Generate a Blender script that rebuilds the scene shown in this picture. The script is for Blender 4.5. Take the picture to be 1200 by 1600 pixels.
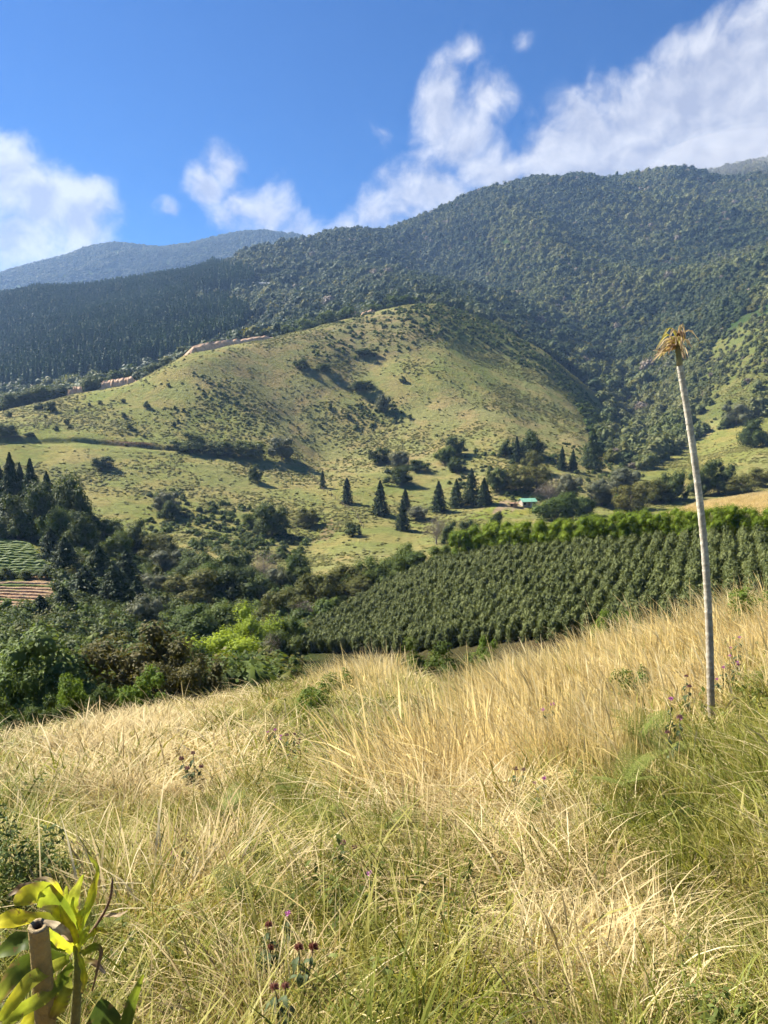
import bpy, math, random
import numpy as np
from mathutils import Vector, Matrix

# ------------------------------------------------------------------ clear
for o in list(bpy.data.objects): bpy.data.objects.remove(o)
scene = bpy.context.scene
COL = scene.collection
R = math.radians
rng = np.random.default_rng(7)
random.seed(7)

# ------------------------------------------------------------------ camera
F_PX, PITCH = 1155.0, R(6.0)           # focal length in pixels of the 1200x1600 photograph
cam_d = bpy.data.cameras.new('camera')
cam_d.sensor_fit = 'VERTICAL'
cam_d.sensor_height = 36.0
cam_d.lens = 36.0 * F_PX / 1600.0
cam_d.clip_start = 0.05
cam_d.clip_end = 20000
cam = bpy.data.objects.new('camera', cam_d)
COL.objects.link(cam)
cam.rotation_euler = (R(90) - PITCH, 0, 0)
scene.camera = cam

# ------------------------------------------------------------------ light
SUN_AZ, SUN_EL = R(-62), R(43)         # azimuth from +Y (view), negative = left
sun_vec = Vector((math.sin(SUN_AZ) * math.cos(SUN_EL), math.cos(SUN_AZ) * math.cos(SUN_EL), math.sin(SUN_EL)))
sun_d = bpy.data.lights.new('sun', 'SUN')
sun_d.energy = 4.8
sun_d.angle = R(0.53)
sun_d.color = (1.0, 0.93, 0.80)
sun = bpy.data.objects.new('sun', sun_d)
COL.objects.link(sun)
sun.rotation_euler = sun_vec.to_track_quat('Z', 'Y').to_euler()
SKY_STRENGTH = 0.05
EXPOSURE = 1.7
HAZE = 0.0001

def ray(x, y):
    """world direction per unit forward (Y) of a pixel of the 1200x1600 photograph"""
    u, v = (x - 600.0) / F_PX, (800.0 - y) / F_PX
    d = Vector((u, math.cos(PITCH) + v * math.sin(PITCH), -math.sin(PITCH) + v * math.cos(PITCH)))
    return d

# ------------------------------------------------------------------ node helpers
class N:
    def __init__(s, tree): s.t = tree
    def n(s, typ, **kw):
        nd = s.t.nodes.new(typ)
        for k, v in kw.items():
            if hasattr(nd, k): setattr(nd, k, v)
        return nd
    def link(s, a, b): s.t.links.new(a, b)
    def math(s, op, a, b=None, c=None, clamp=False):
        nd = s.t.nodes.new('ShaderNodeMath'); nd.operation = op; nd.use_clamp = clamp
        for i, q in enumerate((a, b, c)):
            if q is None: continue
            if isinstance(q, (int, float)): nd.inputs[i].default_value = q
            else: s.t.links.new(q, nd.inputs[i])
        return nd.outputs[0]
    def vmath(s, op, a, b=None):
        nd = s.t.nodes.new('ShaderNodeVectorMath'); nd.operation = op
        for i, q in enumerate((a, b)):
            if q is None: continue
            if isinstance(q, (tuple, list, Vector)): nd.inputs[i].default_value = tuple(q)
            else: s.t.links.new(q, nd.inputs[i])
        return nd
    def noise(s, vec, scale, detail=4, rough=0.55, dist=0.0):
        nd = s.t.nodes.new('ShaderNodeTexNoise')
        nd.inputs['Scale'].default_value = scale; nd.inputs['Detail'].default_value = detail
        nd.inputs['Roughness'].default_value = rough; nd.inputs['Distortion'].default_value = dist
        if vec is not None: s.t.links.new(vec, nd.inputs['Vector'])
        return nd.outputs['Fac']
    def ramp(s, fac, lo, hi):
        nd = s.t.nodes.new('ShaderNodeMapRange'); nd.interpolation_type = 'SMOOTHSTEP'
        s.t.links.new(fac, nd.inputs['Value'])
        nd.inputs['From Min'].default_value = lo; nd.inputs['From Max'].default_value = hi
        return nd.outputs[0]
    def mix(s, fac, a, b, blend='MIX'):
        nd = s.t.nodes.new('ShaderNodeMix'); nd.data_type = 'RGBA'; nd.blend_type = blend
        for sock, q in ((nd.inputs[0], fac), (nd.inputs[6], a), (nd.inputs[7], b)):
            if isinstance(q, (int, float)): sock.default_value = q
            elif isinstance(q, (tuple, list)): sock.default_value = tuple(q) + ((1,) if len(q) == 3 else ())
            else: s.t.links.new(q, sock)
        return nd.outputs[2]

# ------------------------------------------------------------------ world: sky and clouds
world = bpy.data.worlds.new('World'); scene.world = world
world.use_nodes = True
wt = world.node_tree; wt.nodes.clear(); w = N(wt)
sky = w.n('ShaderNodeTexSky', sky_type='NISHITA')
sky.sun_disc = False
sky.sun_elevation = SUN_EL
sky.sun_rotation = SUN_AZ
sky.altitude = 1400; sky.air_density = 1.0; sky.dust_density = 0.2; sky.ozone_density = 2.5
hsv = w.n('ShaderNodeHueSaturation'); hsv.inputs['Saturation'].default_value = 2.4
hsv.inputs['Hue'].default_value = 0.512
hsv.inputs['Value'].default_value = 0.74
w.link(sky.outputs[0], hsv.inputs['Color'])
tc = w.n('ShaderNodeTexCoord')
dirn = w.vmath('NORMALIZE', tc.outputs['Generated']).outputs[0]
warpn = w.n('ShaderNodeTexNoise'); warpn.inputs['Scale'].default_value = 9.0; warpn.inputs['Detail'].default_value = 3
w.link(dirn, warpn.inputs['Vector'])
wv = w.vmath('SUBTRACT', warpn.outputs['Color'], (0.5, 0.5, 0.5)).outputs[0]
sc_ = w.vmath('SCALE', wv); sc_.inputs['Scale'].default_value = 0.07
dw = w.vmath('ADD', dirn, sc_.outputs[0]).outputs[0]
CLOUDS = [  # x, y, radius in photo pixels, weight
    (-10, 285, 85, 1), (62, 325, 72, 1), (125, 345, 58, 1), (30, 385, 85, 1), (-110, 320, 150, 1), (-40, 400, 90, 1),
    (352, 252, 44, .95), (322, 285, 44, .95), (262, 338, 26, .75), (365, 330, 62, .95), (415, 335, 70, .95), (470, 348, 52, .85),
    (722, 98, 32, .7), (690, 172, 62, .95), (755, 168, 52, .9), (728, 215, 75, 1), (760, 262, 70, 1),
    (640, 318, 78, .95), (585, 330, 62, .9), (700, 300, 84, 1), (540, 350, 40, .7), (590, 195, 22, .35),
    (860, 255, 58, 1.2), (925, 240, 70, 1.4), (995, 215, 84, 1.5), (1075, 180, 92, 1.5), (1150, 140, 92, 1.5), (1215, 120, 92, 1.5),
    (1200, 215, 140, 1.7), (1080, 260, 110, 1.7), (900, 285, 80, 1.4), (790, 285, 60, 1.2), (1330, 150, 150, 1.6), (995, 110, 24, .5), (1050, 78, 22, .5), (825, 68, 18, .35)]
acc = None
for (cx, cy, cr, wt_) in CLOUDS:
    c = ray(cx, cy).normalized()
    d = w.vmath('DISTANCE', dw, c).outputs['Value']
    v = w.math('MULTIPLY_ADD', d, -wt_ / (cr / F_PX * (1.18 if cx > 840 else 1.05 if cx < 130 else 0.9)), wt_)
    acc = v if acc is None else w.math('SMOOTH_MAX', acc, v, 0.12)
# the same broken cumulus goes on round the rest of the sky
sep = w.n('ShaderNodeSeparateXYZ'); w.link(dirn, sep.inputs[0])
far_n = w.noise(dw, 2.3, 3, 0.5)
outside = w.ramp(w.math('MULTIPLY', sep.outputs[1], -1.0), -0.80, -0.55)
low = w.ramp(w.math('MULTIPLY', sep.outputs[2], -1.0), -0.55, -0.2)
om = w.math('MULTIPLY', outside, low)
gen = w.math('SUBTRACT', w.math('MULTIPLY', w.math('ADD', w.math('MULTIPLY', far_n, 5.0), -0.6), om), 2.0)
acc = w.math('MAXIMUM', acc, gen)
fb = w.noise(dw, 15.0, 10, 0.60, 0.0)
fb_a = w.noise(dw, 15.0, 6, 0.55, 0.0)
fb_b = w.noise(w.vmath('ADD', dw, tuple(Vector((-0.5, 0, 0.85)) * 0.018)).outputs[0], 15.0, 6, 0.55, 0.0)
dens = w.math('ADD', acc, w.math('MULTIPLY', w.math('SUBTRACT', fb, 0.5), 2.1))
alpha = w.math('MULTIPLY', w.ramp(dens, 0.02, 0.85), 0.93)
alpha = w.math('MULTIPLY', alpha, w.ramp(acc, -0.35, 0.12))
shade = w.math('ADD', w.math('MULTIPLY', w.math('SUBTRACT', fb_a, fb_b), 4.0), 0.66)
core = w.ramp(acc, 0.35, 1.0)
shade = w.math('SUBTRACT', shade, w.math('MULTIPLY', core, 0.30), clamp=True)
ccol = w.mix(shade, (3.2, 3.4, 4.2), (5.6, 5.6, 5.8))
skyc = w.mix(alpha, hsv.outputs[0], ccol)
bg = w.n('ShaderNodeBackground'); bg.inputs['Strength'].default_value = SKY_STRENGTH
w.link(skyc, bg.inputs['Color'])
world.cycles.sampling_method = 'MANUAL'; world.cycles.sample_map_resolution = 512
wo = w.n('ShaderNodeOutputWorld'); w.link(bg.outputs[0], wo.inputs['Surface'])

# ------------------------------------------------------------------ render / view
scene.render.engine = 'CYCLES'
cy = scene.cycles
cy.max_bounces = 5; cy.diffuse_bounces = 4; cy.glossy_bounces = 1; cy.transmission_bounces = 4
cy.transparent_max_bounces = 4; cy.volume_bounces = 0
cy.use_denoising = True
cy.use_adaptive_sampling = True; cy.adaptive_threshold = 0.03; cy.debug_use_spatial_splits = True
cy.caustics_reflective = False; cy.caustics_refractive = False
vs = scene.view_settings
vs.view_transform = 'Standard'; vs.look = 'None'; vs.exposure = EXPOSURE; vs.gamma = 1.0; vs.use_curve_mapping = False

# ------------------------------------------------------------------ noise in numpy
def _hash(ix, iy, seed):
    h = (ix.astype(np.int64) * 374761393 + iy.astype(np.int64) * 668265263 + seed * 974634571) & 0x7fffffff
    h = ((h ^ (h >> 13)) * 1274126177) & 0x7fffffff
    return ((h ^ (h >> 16)) & 0xffff) / 65535.0
def vnoise(x, y, seed=0):
    ix, iy = np.floor(x), np.floor(y); fx, fy = x - ix, y - iy
    fx = fx * fx * (3 - 2 * fx); fy = fy * fy * (3 - 2 * fy)
    a = _hash(ix, iy, seed); b = _hash(ix + 1, iy, seed); c = _hash(ix, iy + 1, seed); d = _hash(ix + 1, iy + 1, seed)
    return (a + (b - a) * fx) * (1 - fy) + (c + (d - c) * fx) * fy
def fbm(x, y, seed=0, oct=4, gain=0.5):
    s, a, t = 0, 1.0, 0
    for k in range(oct):
        s = s + a * (vnoise(x * 2 ** k, y * 2 ** k, seed + k * 17) - 0.5); t += a; a *= gain
    return s / t * 2
def sstep(x, a, b):
    t = np.clip((x - a) / (b - a), 0, 1); return t * t * (3 - 2 * t)

# ------------------------------------------------------------------ terrain: lofted from landform lines (x px, depth m, row px)
OFF = 8.0
def fl(pts):
    out = []
    for (x, Y, row) in pts:
        d = ray(x, row); k = Y / d.y
        out.append((d.x * k / (Y + OFF), Y, d.z * k))
    return np.array(out)
def fz(pts):  # x px, depth, z
    return np.array([((x - 600) / F_PX * Y / (Y + OFF), Y, z) for (x, Y, z) in pts])
FEAT = [
    np.array([(-1, -6, -0.3), (1, -6, 0.2)]),
    np.array([(-1, 0, -1.75), (0, 0, -1.6), (1, 0, -1.35)]),
    fz([(-400, 6, -3.9), (0, 6, -3.35), (600, 6, -3.15), (800, 6, -2.95), (1100, 6, -2.75), (1600, 6, -2.4)]),
    fl([(-400, 14, 1250), (0, 15, 1178), (150, 18, 1146), (300, 21, 1118), (480, 24, 1078), (560, 24, 1060), (615, 23, 1060), (650, 22, 1080), (700, 19, 1100), (750, 17, 1088),
        (800, 16, 1062), (960, 15, 1030), (1200, 14, 975), (1600, 14, 920)]),
    fl([(-400, 35, 1225), (0, 36, 1190), (200, 38, 1145), (400, 42, 1110), (600, 42, 1095), (800, 34, 1095), (1000, 30, 1060), (1200, 30, 1020), (1600, 30, 960)]),
    fl([(-400, 70, 1130), (0, 70, 1100), (200, 75, 1080), (300, 85, 1060), (400, 95, 1035), (480, 100, 1020), (600, 95, 1020), (700, 85, 1016),
        (800, 76, 1010), (900, 68, 1005), (1000, 63, 995), (1200, 58, 975), (1600, 55, 930)]),
    fl([(-400, 125, 965), (0, 125, 958), (85, 125, 962), (200, 125, 985), (300, 130, 995), (400, 140, 985), (480, 148, 960), (560, 150, 930), (640, 146, 898),
        (720, 136, 868), (800, 128, 860), (900, 118, 855), (1000, 110, 850), (1100, 103, 845), (1200, 98, 840), (1600, 92, 800)]),
    fl([(-400, 152, 905), (0, 152, 902), (85, 152, 905), (200, 155, 930), (300, 158, 945), (400, 166, 945), (480, 174, 940), (560, 176, 925), (640, 172, 905),
        (720, 162, 892), (800, 154, 880), (900, 145, 868), (1000, 138, 830), (1100, 131, 793), (1200, 126, 777), (1600, 120, 740)]),
    fl([(-400, 192, 846), (0, 192, 842), (85, 192, 850), (200, 192, 880), (300, 192, 900), (480, 205, 915), (560, 205, 905), (640, 210, 900), (800, 215, 872),
        (1000, 220, 852), (1200, 225, 830), (1600, 225, 800)]),
    fl([(-400, 236, 850), (0, 236, 850), (200, 244, 848), (300, 250, 850), (400, 246, 868), (480, 240, 886), (560, 246, 868), (640, 262, 858), (700, 282, 836),
        (760, 290, 822), (820, 300, 812), (900, 310, 800), (1000, 330, 790), (1100, 340, 772), (1200, 340, 760), (1600, 340, 720)]),
    fl([(-400, 380, 690), (0, 380, 690), (130, 385, 691), (280, 395, 704), (400, 400, 722), (500, 400, 736), (600, 390, 746), (700, 385, 746), (800, 382, 742),
        (900, 420, 722), (1000, 470, 728), (1100, 500, 712), (1200, 500, 688), (1600, 500, 640)]),
    fl([(-400, 480, 665), (0, 480, 643), (100, 500, 619), (210, 520, 597), (290, 540, 562), (360, 570, 541), (430, 600, 530), (560, 680, 495), (640, 720, 476), (690, 740, 476),
        (760, 760, 502), (850, 760, 548), (930, 740, 615), (975, 720, 668), (1030, 715, 658), (1100, 710, 605), (1200, 700, 535), (1600, 700, 450)]),
    fl([(-400, 560, 678), (0, 560, 656), (100, 580, 632), (210, 600, 608), (290, 620, 574), (360, 650, 553), (430, 685, 542), (560, 770, 506), (640, 810, 486), (690, 830, 486),
        (760, 850, 510), (850, 850, 552), (930, 840, 600), (975, 830, 628), (1030, 820, 614), (1100, 810, 565), (1200, 800, 500), (1600, 800, 420)]),
    fl([(-400, 700, 650), (0, 700, 630), (200, 740, 588), (400, 820, 526), (600, 920, 476), (690, 960, 464), (800, 980, 490), (900, 980, 535), (960, 970, 555), (1020, 960, 548),
        (1100, 950, 500), (1200, 950, 445), (1600, 950, 380)]),
    fl([(-400, 1100, 560), (0, 1080, 545), (200, 1080, 508), (400, 1150, 470), (600, 1300, 424), (700, 1330, 415), (800, 1350, 408), (900, 1360, 418), (1000, 1380, 410), (1200, 1420, 368), (1600, 1450, 320)]),
    fl([(-400, 1450, 500), (0, 1450, 484), (100, 1450, 466), (200, 1450, 448), (300, 1480, 434), (370, 1550, 414), (440, 1600, 396), (520, 1700, 374), (600, 1800, 357), (700, 1900, 334),
        (770, 2000, 306), (840, 2050, 291), (940, 2100, 290), (1050, 2200, 278), (1200, 2300, 262), (1600, 2400, 240)]),
    fl([(-400, 2000, 560), (0, 2000, 540), (300, 2000, 510), (520, 2200, 450), (800, 2500, 360), (1200, 2800, 330), (1600, 2900, 310)]),
    fl([(-400, 2600, 560), (0, 2600, 520), (300, 2600, 500), (600, 2800, 470), (1200, 3200, 380), (1600, 3300, 370)]),
    fl([(-400, 3700, 470), (-100, 3600, 455), (0, 3600, 433), (60, 3600, 416), (170, 3600, 388), (250, 3600, 395), (330, 3600, 382), (390, 3600, 368), (450, 3600, 372),
        (540, 3700, 392), (700, 3800, 420), (1200, 3900, 420), (1600, 3900, 420)]),
    fl([(-400, 4800, 560), (400, 4800, 560), (1600, 4800, 560)]),
]
NS, NT, SMAX = 430, 540, 0.86
S = np.linspace(-SMAX, SMAX, NS)
g = np.linspace(0, 1, NT)
Yg = -5.5 + (np.exp(g * math.log((4800 + 5.5 + 3) / 3.0)) - 1) * 3.0
Yg = np.sort(np.concatenate([Yg, np.linspace(373, 413, 60)])); Yg[-1] = 4799.0; NT = len(Yg)
def smooth1(a, k=5):
    ker = np.hanning(k + 2)[1:-1]; ker /= ker.sum()
    p = np.pad(a, k // 2, mode='edge'); return np.convolve(p, ker, mode='valid')
FY = np.array([smooth1(np.interp(S, f[np.argsort(f[:, 0]), 0], f[np.argsort(f[:, 0]), 1]), 9) for f in FEAT])
FZ = np.array([smooth1(np.interp(S, f[np.argsort(f[:, 0]), 0], f[np.argsort(f[:, 0]), 2]), 9) for f in FEAT])
def pchip(xk, yk, x):
    h = np.diff(xk); dl = np.diff(yk) / h
    m = np.zeros_like(yk)
    w1 = 2 * h[1:] + h[:-1]; w2 = h[1:] + 2 * h[:-1]
    same = dl[:-1] * dl[1:] > 0
    with np.errstate(divide='ignore', invalid='ignore'):
        hm = (w1 + w2) / (w1 / dl[:-1] + w2 / dl[1:])
    m[1:-1] = np.where(same, hm, 0); m[0] = dl[0]; m[-1] = dl[-1]
    i = np.clip(np.searchsorted(xk, x) - 1, 0, len(h) - 1)
    t = (x - xk[i]) / h[i]; H = h[i]
    return ((1 + 2 * t) * (1 - t) ** 2) * yk[i] + t * (1 - t) ** 2 * H * m[i] + t * t * (3 - 2 * t) * yk[i + 1] + t * t * (t - 1) * H * m[i + 1]
ZG = np.zeros((NS, NT))
for i in range(NS): ZG[i] = pchip(FY[:, i], FZ[:, i], Yg)
SS, YY = np.meshgrid(S, Yg, indexing='ij')
XX = SS * (YY + OFF)
def band(Y, a, b, c, d): return sstep(Y, a, b) * (1 - sstep(Y, c, d))
amp_near = 1 - sstep(YY, 20, 30)
ZG += amp_near * (0.10 * fbm(XX / 2.2, YY / 2.2, 3, 3) + 0.03 * fbm(XX / .5, YY / .5, 5, 2))
ZG += band(YY, 25, 60, 160, 230) * 0.8 * fbm(XX / 22, YY / 22, 8, 3)
pa = band(YY, 240, 330, 620, 760)
ZG += pa * (4.5 * fbm(XX / 75, YY / 75, 11, 3) + 1.0 * fbm(XX / 17, YY / 17, 13, 3))
terr = np.abs(((ZG + 2.5 * fbm(XX / 40, YY / 40, 15, 2)) / 2.6) % 1.0 - 0.5) * 2
ZG += pa * 0.35 * (terr - 0.5)
mo = sstep(YY, 700, 1000)
rid = 1 - np.abs(fbm(XX / 330 + YY / 900, YY / 700, 21, 3)) * 2.2
crest = (1 - 0.65 * np.exp(-((YY - FY[15][:, None]) / 220.0) ** 2)) * (1 - 0.7 * sstep(YY, 3000, 3300))
ZG += mo * crest * (52 * (rid - 0.55) + 10 * fbm(XX / 110, YY / 110, 25, 3)) * (0.6 + 0.4 * sstep(YY, 1000, 1600))
# cart track cut along the lower pasture, with an earth bank on its uphill side
FY8 = FY[10][:, None]
trk_on = 1 - sstep(SS, -0.27, -0.20)
bank_n = 1.0 + 0.6 * fbm(XX / 14, YY / 30, 31, 3)
ZG += trk_on * (1.5 * bank_n * sstep(YY, FY8 + 4.5, FY8 + 6.2) * (1 - sstep(YY, FY8 + 6.5, FY8 + 45)) - 0.8 * band(YY, FY8 - 3, FY8, FY8 + 4, FY8 + 5))
def bump_line(pts, amp, wid):
    # a spur (or gully) running down the hill along points picked on the ground
    global ZG
    Pw = [hit(x, r, 230) for x, r in pts]; best = np.full(ZG.shape, 1e9)
    for a, b in zip(Pw[:-1], Pw[1:]):
        dx, dy = b.x - a.x, b.y - a.y; t = np.clip(((XX - a.x) * dx + (YY - a.y) * dy) / (dx * dx + dy * dy), 0, 1)
        best = np.minimum(best, np.hypot(XX - a.x - t * dx, YY - a.y - t * dy))
    ZG = ZG + amp * np.exp(-(best / wid) ** 2)
def H(X, Y):
    X = np.asarray(X, float); Y = np.asarray(Y, float)
    si = np.clip((X / (Y + OFF) + SMAX) / (2 * SMAX) * (NS - 1), 0, NS - 1.001)
    ti = np.clip(np.interp(Y, Yg, np.arange(NT)), 0, NT - 1.001)
    i, j = si.astype(int), ti.astype(int); a, b = si - i, ti - j
    return (ZG[i, j] * (1 - a) + ZG[i + 1, j] * a) * (1 - b) + (ZG[i, j + 1] * (1 - a) + ZG[i + 1, j + 1] * a) * b
def project(X, Y, Z):
    cz = Y * math.cos(PITCH) - Z * math.sin(PITCH)
    cyy = Y * math.sin(PITCH) + Z * math.cos(PITCH)
    cz = np.maximum(cz, 1e-3)
    return 600 + F_PX * X / cz, 800 - F_PX * cyy / cz
_march = np.concatenate([np.arange(0.5, 60, 0.05), 60 * np.exp(np.linspace(0, math.log(4700 / 60), 6000))])
def hit(x, row, ymin=0.5):
    """the first ground point that the pixel looks at, beyond depth ymin"""
    d = ray(x, row); Y = _march[_march >= ymin]
    X, Z = d.x / d.y * Y, d.z / d.y * Y
    below = Z < H(X, Y)
    k = int(np.argmax(below)) if below.any() else len(Y) - 1
    return Vector((X[k], Y[k], float(H(X[k], Y[k]))))
def at_depth(x, row, Y):
    d = ray(x, row); return Vector((d.x / d.y * Y, Y, d.z / d.y * Y))
def inpoly(px, py, poly):
    px = np.asarray(px); py = np.asarray(py); c = np.zeros(px.shape, bool); n = len(poly)
    for i in range(n):
        x0, y0 = poly[i]; x1, y1 = poly[(i + 1) % n]
        cond = ((y0 > py) != (y1 > py)) & (px < (x1 - x0) * (py - y0) / ((y1 - y0) or 1e-9) + x0)
        c ^= cond
    return c

bump_line([(292, 572), (330, 600), (375, 645), (430, 690)], 6.0, 22)
bump_line([(420, 560), (450, 620), (520, 700)], -4.5, 24)
bump_line([(640, 500), (690, 560), (740, 640), (760, 700)], 2.5, 30)
bump_line([(760, 540), (800, 600), (860, 670)], -3.0, 28)
bump_line([(560, 540), (570, 620), (600, 690)], -3.5, 20)
# ------------------------------------------------------------------ materials
MATS = {}
def mat_new(name):
    m = bpy.data.materials.new(name); m.use_nodes = True
    m.node_tree.nodes.clear(); MATS[name] = m
    return m, N(m.node_tree)
def mat_out(n, sh, disp=None):
    o = n.n('ShaderNodeOutputMaterial'); n.link(sh, o.inputs['Surface'])
def mat_leaf(name, cols, transl=0.35, rough=0.6, spec=0.12, varscale=0.0, tcol=(1.15, 1.1, 0.55), iw=0.45):
    """foliage: colour varies from plant to plant and from leaf to leaf, some light passes through"""
    m, n = mat_new(name)
    oi = n.n('ShaderNodeObjectInfo'); geo = n.n('ShaderNodeNewGeometry')
    cr = n.n('ShaderNodeValToRGB'); e = cr.color_ramp.elements
    while len(e) < len(cols): e.new(0.5)
    for i, c in enumerate(cols):
        e[i].position = i / (len(cols) - 1); e[i].color = tuple(c) + (1,)
    fac = n.math('ADD', n.math('MULTIPLY', oi.outputs['Random'], 1 - iw), n.math('MULTIPLY', geo.outputs['Random Per Island'], iw))
    if varscale:
        nz = n.noise(geo.outputs['Position'], varscale, 2)
        fac = n.math('ADD', n.math('MULTIPLY', fac, 0.7 if iw > .6 else 0.55), n.math('MULTIPLY', n.ramp(nz, 0.32, 0.68), 0.3 if iw > .6 else 0.45))
    n.link(fac, cr.inputs[0])
    col = cr.outputs[0]
    pb = n.n('ShaderNodeBsdfPrincipled'); n.link(col, pb.inputs['Base Color'])
    pb.inputs['Roughness'].default_value = rough; pb.inputs['Specular IOR Level'].default_value = spec
    tr = n.n('ShaderNodeBsdfTranslucent')
    n.link(n.mix(1.0, col, tcol, 'MULTIPLY'), tr.inputs['Color'])
    mx = n.n('ShaderNodeMixShader'); mx.inputs[0].default_value = transl
    n.link(pb.outputs[0], mx.inputs[1]); n.link(tr.outputs[0], mx.inputs[2])
    mat_out(n, mx.outputs[0])
    return m
def mat_plain(name, col, rough=0.8, var=0.25, scale=8.0, bump=0.0, col2=None, stretch=(1, 1, 1)):
    m, n = mat_new(name)
    t = n.n('ShaderNodeTexCoord'); mp = n.n('ShaderNodeMapping'); mp.inputs['Scale'].default_value = stretch
    n.link(t.outputs['Object'], mp.inputs[0])
    nz = n.noise(mp.outputs[0], scale, 5, 0.6)
    a = tuple(c * (1 - var) for c in col); b = col2 or tuple(min(1, c * (1 + var)) for c in col)
    c = n.mix(n.ramp(nz, 0.3, 0.7), a, b)
    pb = n.n('ShaderNodeBsdfPrincipled'); n.link(c, pb.inputs['Base Color'])
    pb.inputs['Roughness'].default_value = rough; pb.inputs['Specular IOR Level'].default_value = 0.2
    if bump:
        bp = n.n('ShaderNodeBump'); bp.inputs['Strength'].default_value = bump; bp.inputs['Distance'].default_value = 0.02
        n.link(nz, bp.inputs['Height']); n.link(bp.outputs[0], pb.inputs['Normal'])
    mat_out(n, pb.outputs[0]); return m
def mat_ground():
    m, n = mat_new('ground_cover')
    at = n.n('ShaderNodeAttribute'); at.attribute_name = 'ground_colour'
    geo = n.n('ShaderNodeNewGeometry'); P = geo.outputs['Position']
    n1 = n.noise(P, 0.35, 7, 0.72); n2 = n.noise(P, 4.0, 5, 0.65); n3 = n.noise(P, 0.06, 4, 0.6)
    k = n.math('MULTIPLY', n.math('ADD', n.math('MULTIPLY', n1, 1.3), 0.35), n.math('ADD', n.math('MULTIPLY', n2, 0.5), 0.75))
    col = n.mix(1.0, at.outputs['Color'], k, 'MULTIPLY')
    warm = n.mix(n.ramp(n3, 0.42, 0.62), (0.86, 0.96, 0.84), (1.12, 1.03, 1.0))
    col = n.mix(1.0, col, warm, 'MULTIPLY')
    pb = n.n('ShaderNodeBsdfPrincipled'); n.link(col, pb.inputs['Base Color'])
    pb.inputs['Roughness'].default_value = 0.95; pb.inputs['Specular IOR Level'].default_value = 0.02
    bp = n.n('ShaderNodeBump'); bp.inputs['Strength'].default_value = 0.8; bp.inputs['Distance'].default_value = 2.2
    n.link(n1, bp.inputs['Height']); n.link(bp.outputs[0], pb.inputs['Normal'])
    mat_out(n, pb.outputs[0]); return m
M_GROUND = mat_ground()
M_BARK = mat_plain('bark', (0.12, 0.09, 0.065), 0.9, 0.35, 6, 0.6, stretch=(4, 4, 1))
M_BARKPALE = mat_plain('bark_pale', (0.30, 0.26, 0.22), 0.9, 0.3, 6, 0.5, stretch=(4, 4, 1))
M_FOREST = mat_leaf('forest_leaves', [(0.022, 0.038, 0.018), (0.042, 0.066, 0.026), (0.075, 0.10, 0.038), (0.14, 0.145, 0.07)], 0.25, varscale=0.006)
M_SCRUB = mat_leaf('scrub_leaves', [(0.085, 0.115, 0.036), (0.13, 0.15, 0.055), (0.20, 0.195, 0.085)], 0.25, varscale=0.02)
M_PINE = mat_leaf('pine_needles', [(0.03, 0.065, 0.03), (0.048, 0.095, 0.038), (0.08, 0.13, 0.042)], 0.15, varscale=0.008)
M_DARK = mat_leaf('dark_leaves', [(0.036, 0.056, 0.014), (0.064, 0.09, 0.022), (0.115, 0.14, 0.036)], 0.28)
M_CYP = mat_leaf('cypress_needles', [(0.02, 0.038, 0.013), (0.034, 0.057, 0.017), (0.065, 0.09, 0.024)], 0.15)
M_MID = mat_leaf('mid_leaves', [(0.055, 0.085, 0.016), (0.085, 0.125, 0.024), (0.135, 0.17, 0.036)], 0.32)
M_YEL = mat_leaf('bright_leaves', [(0.15, 0.21, 0.016), (0.23, 0.30, 0.026), (0.32, 0.39, 0.04)], 0.4)
M_OLV = mat_leaf('olive_leaves', [(0.08, 0.092, 0.022), (0.125, 0.13, 0.032), (0.18, 0.165, 0.05)], 0.3)
M_GRY = mat_leaf('greyish_leaves', [(0.085, 0.10, 0.055), (0.125, 0.135, 0.075), (0.17, 0.165, 0.10)], 0.25)
M_TWIG = mat_leaf('dry_twigs', [(0.14, 0.115, 0.085), (0.20, 0.165, 0.125), (0.26, 0.22, 0.17)], 0.1)
M_COFFEE = mat_leaf('coffee_leaves', [(0.052, 0.068, 0.02), (0.092, 0.112, 0.033), (0.18, 0.20, 0.072)], 0.22, rough=0.6, spec=0.15)
M_BAMBOO = mat_leaf('bamboo_leaves', [(0.10, 0.155, 0.012), (0.16, 0.225, 0.018), (0.22, 0.28, 0.03)], 0.4)
M_BIGLEAF = mat_leaf('glossy_leaves', [(0.055, 0.09, 0.022), (0.10, 0.15, 0.035), (0.22, 0.27, 0.09)], 0.3, rough=0.6, spec=0.1)

# ------------------------------------------------------------------ mesh helpers
def mesh(name, V, F, m=None, smooth=False):
    me = bpy.data.meshes.new(name)
    if isinstance(F, np.ndarray) and F.ndim == 2:
        V = np.asarray(V, np.float32); nv, nf, k = len(V), len(F), F.shape[1]
        me.vertices.add(nv); me.vertices.foreach_set('co', V.ravel())
        me.loops.add(nf * k); me.loops.foreach_set('vertex_index', F.astype(np.int32).ravel())
        me.polygons.add(nf); me.polygons.foreach_set('loop_start', np.arange(0, nf * k, k, dtype=np.int32))
        me.update(calc_edges=True)
    else:
        me.from_pydata([tuple(v) for v in V], [], [tuple(f) for f in F]); me.update()
    if smooth: me.polygons.foreach_set('use_smooth', np.ones(len(me.polygons), bool))
    if m: me.materials.append(m)
    return me
def obj(name, me, parent=None, loc=None):
    o = bpy.data.objects.new(name, me); COL.objects.link(o)
    if parent: o.parent = parent
    if loc is not None: o.location = loc
    return o
def tag(o, label, cat, group=None, kind=None):
    if label: o['label'] = label
    if cat: o['category'] = cat
    if group: o['group'] = group
    if kind: o['kind'] = kind
    return o
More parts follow.
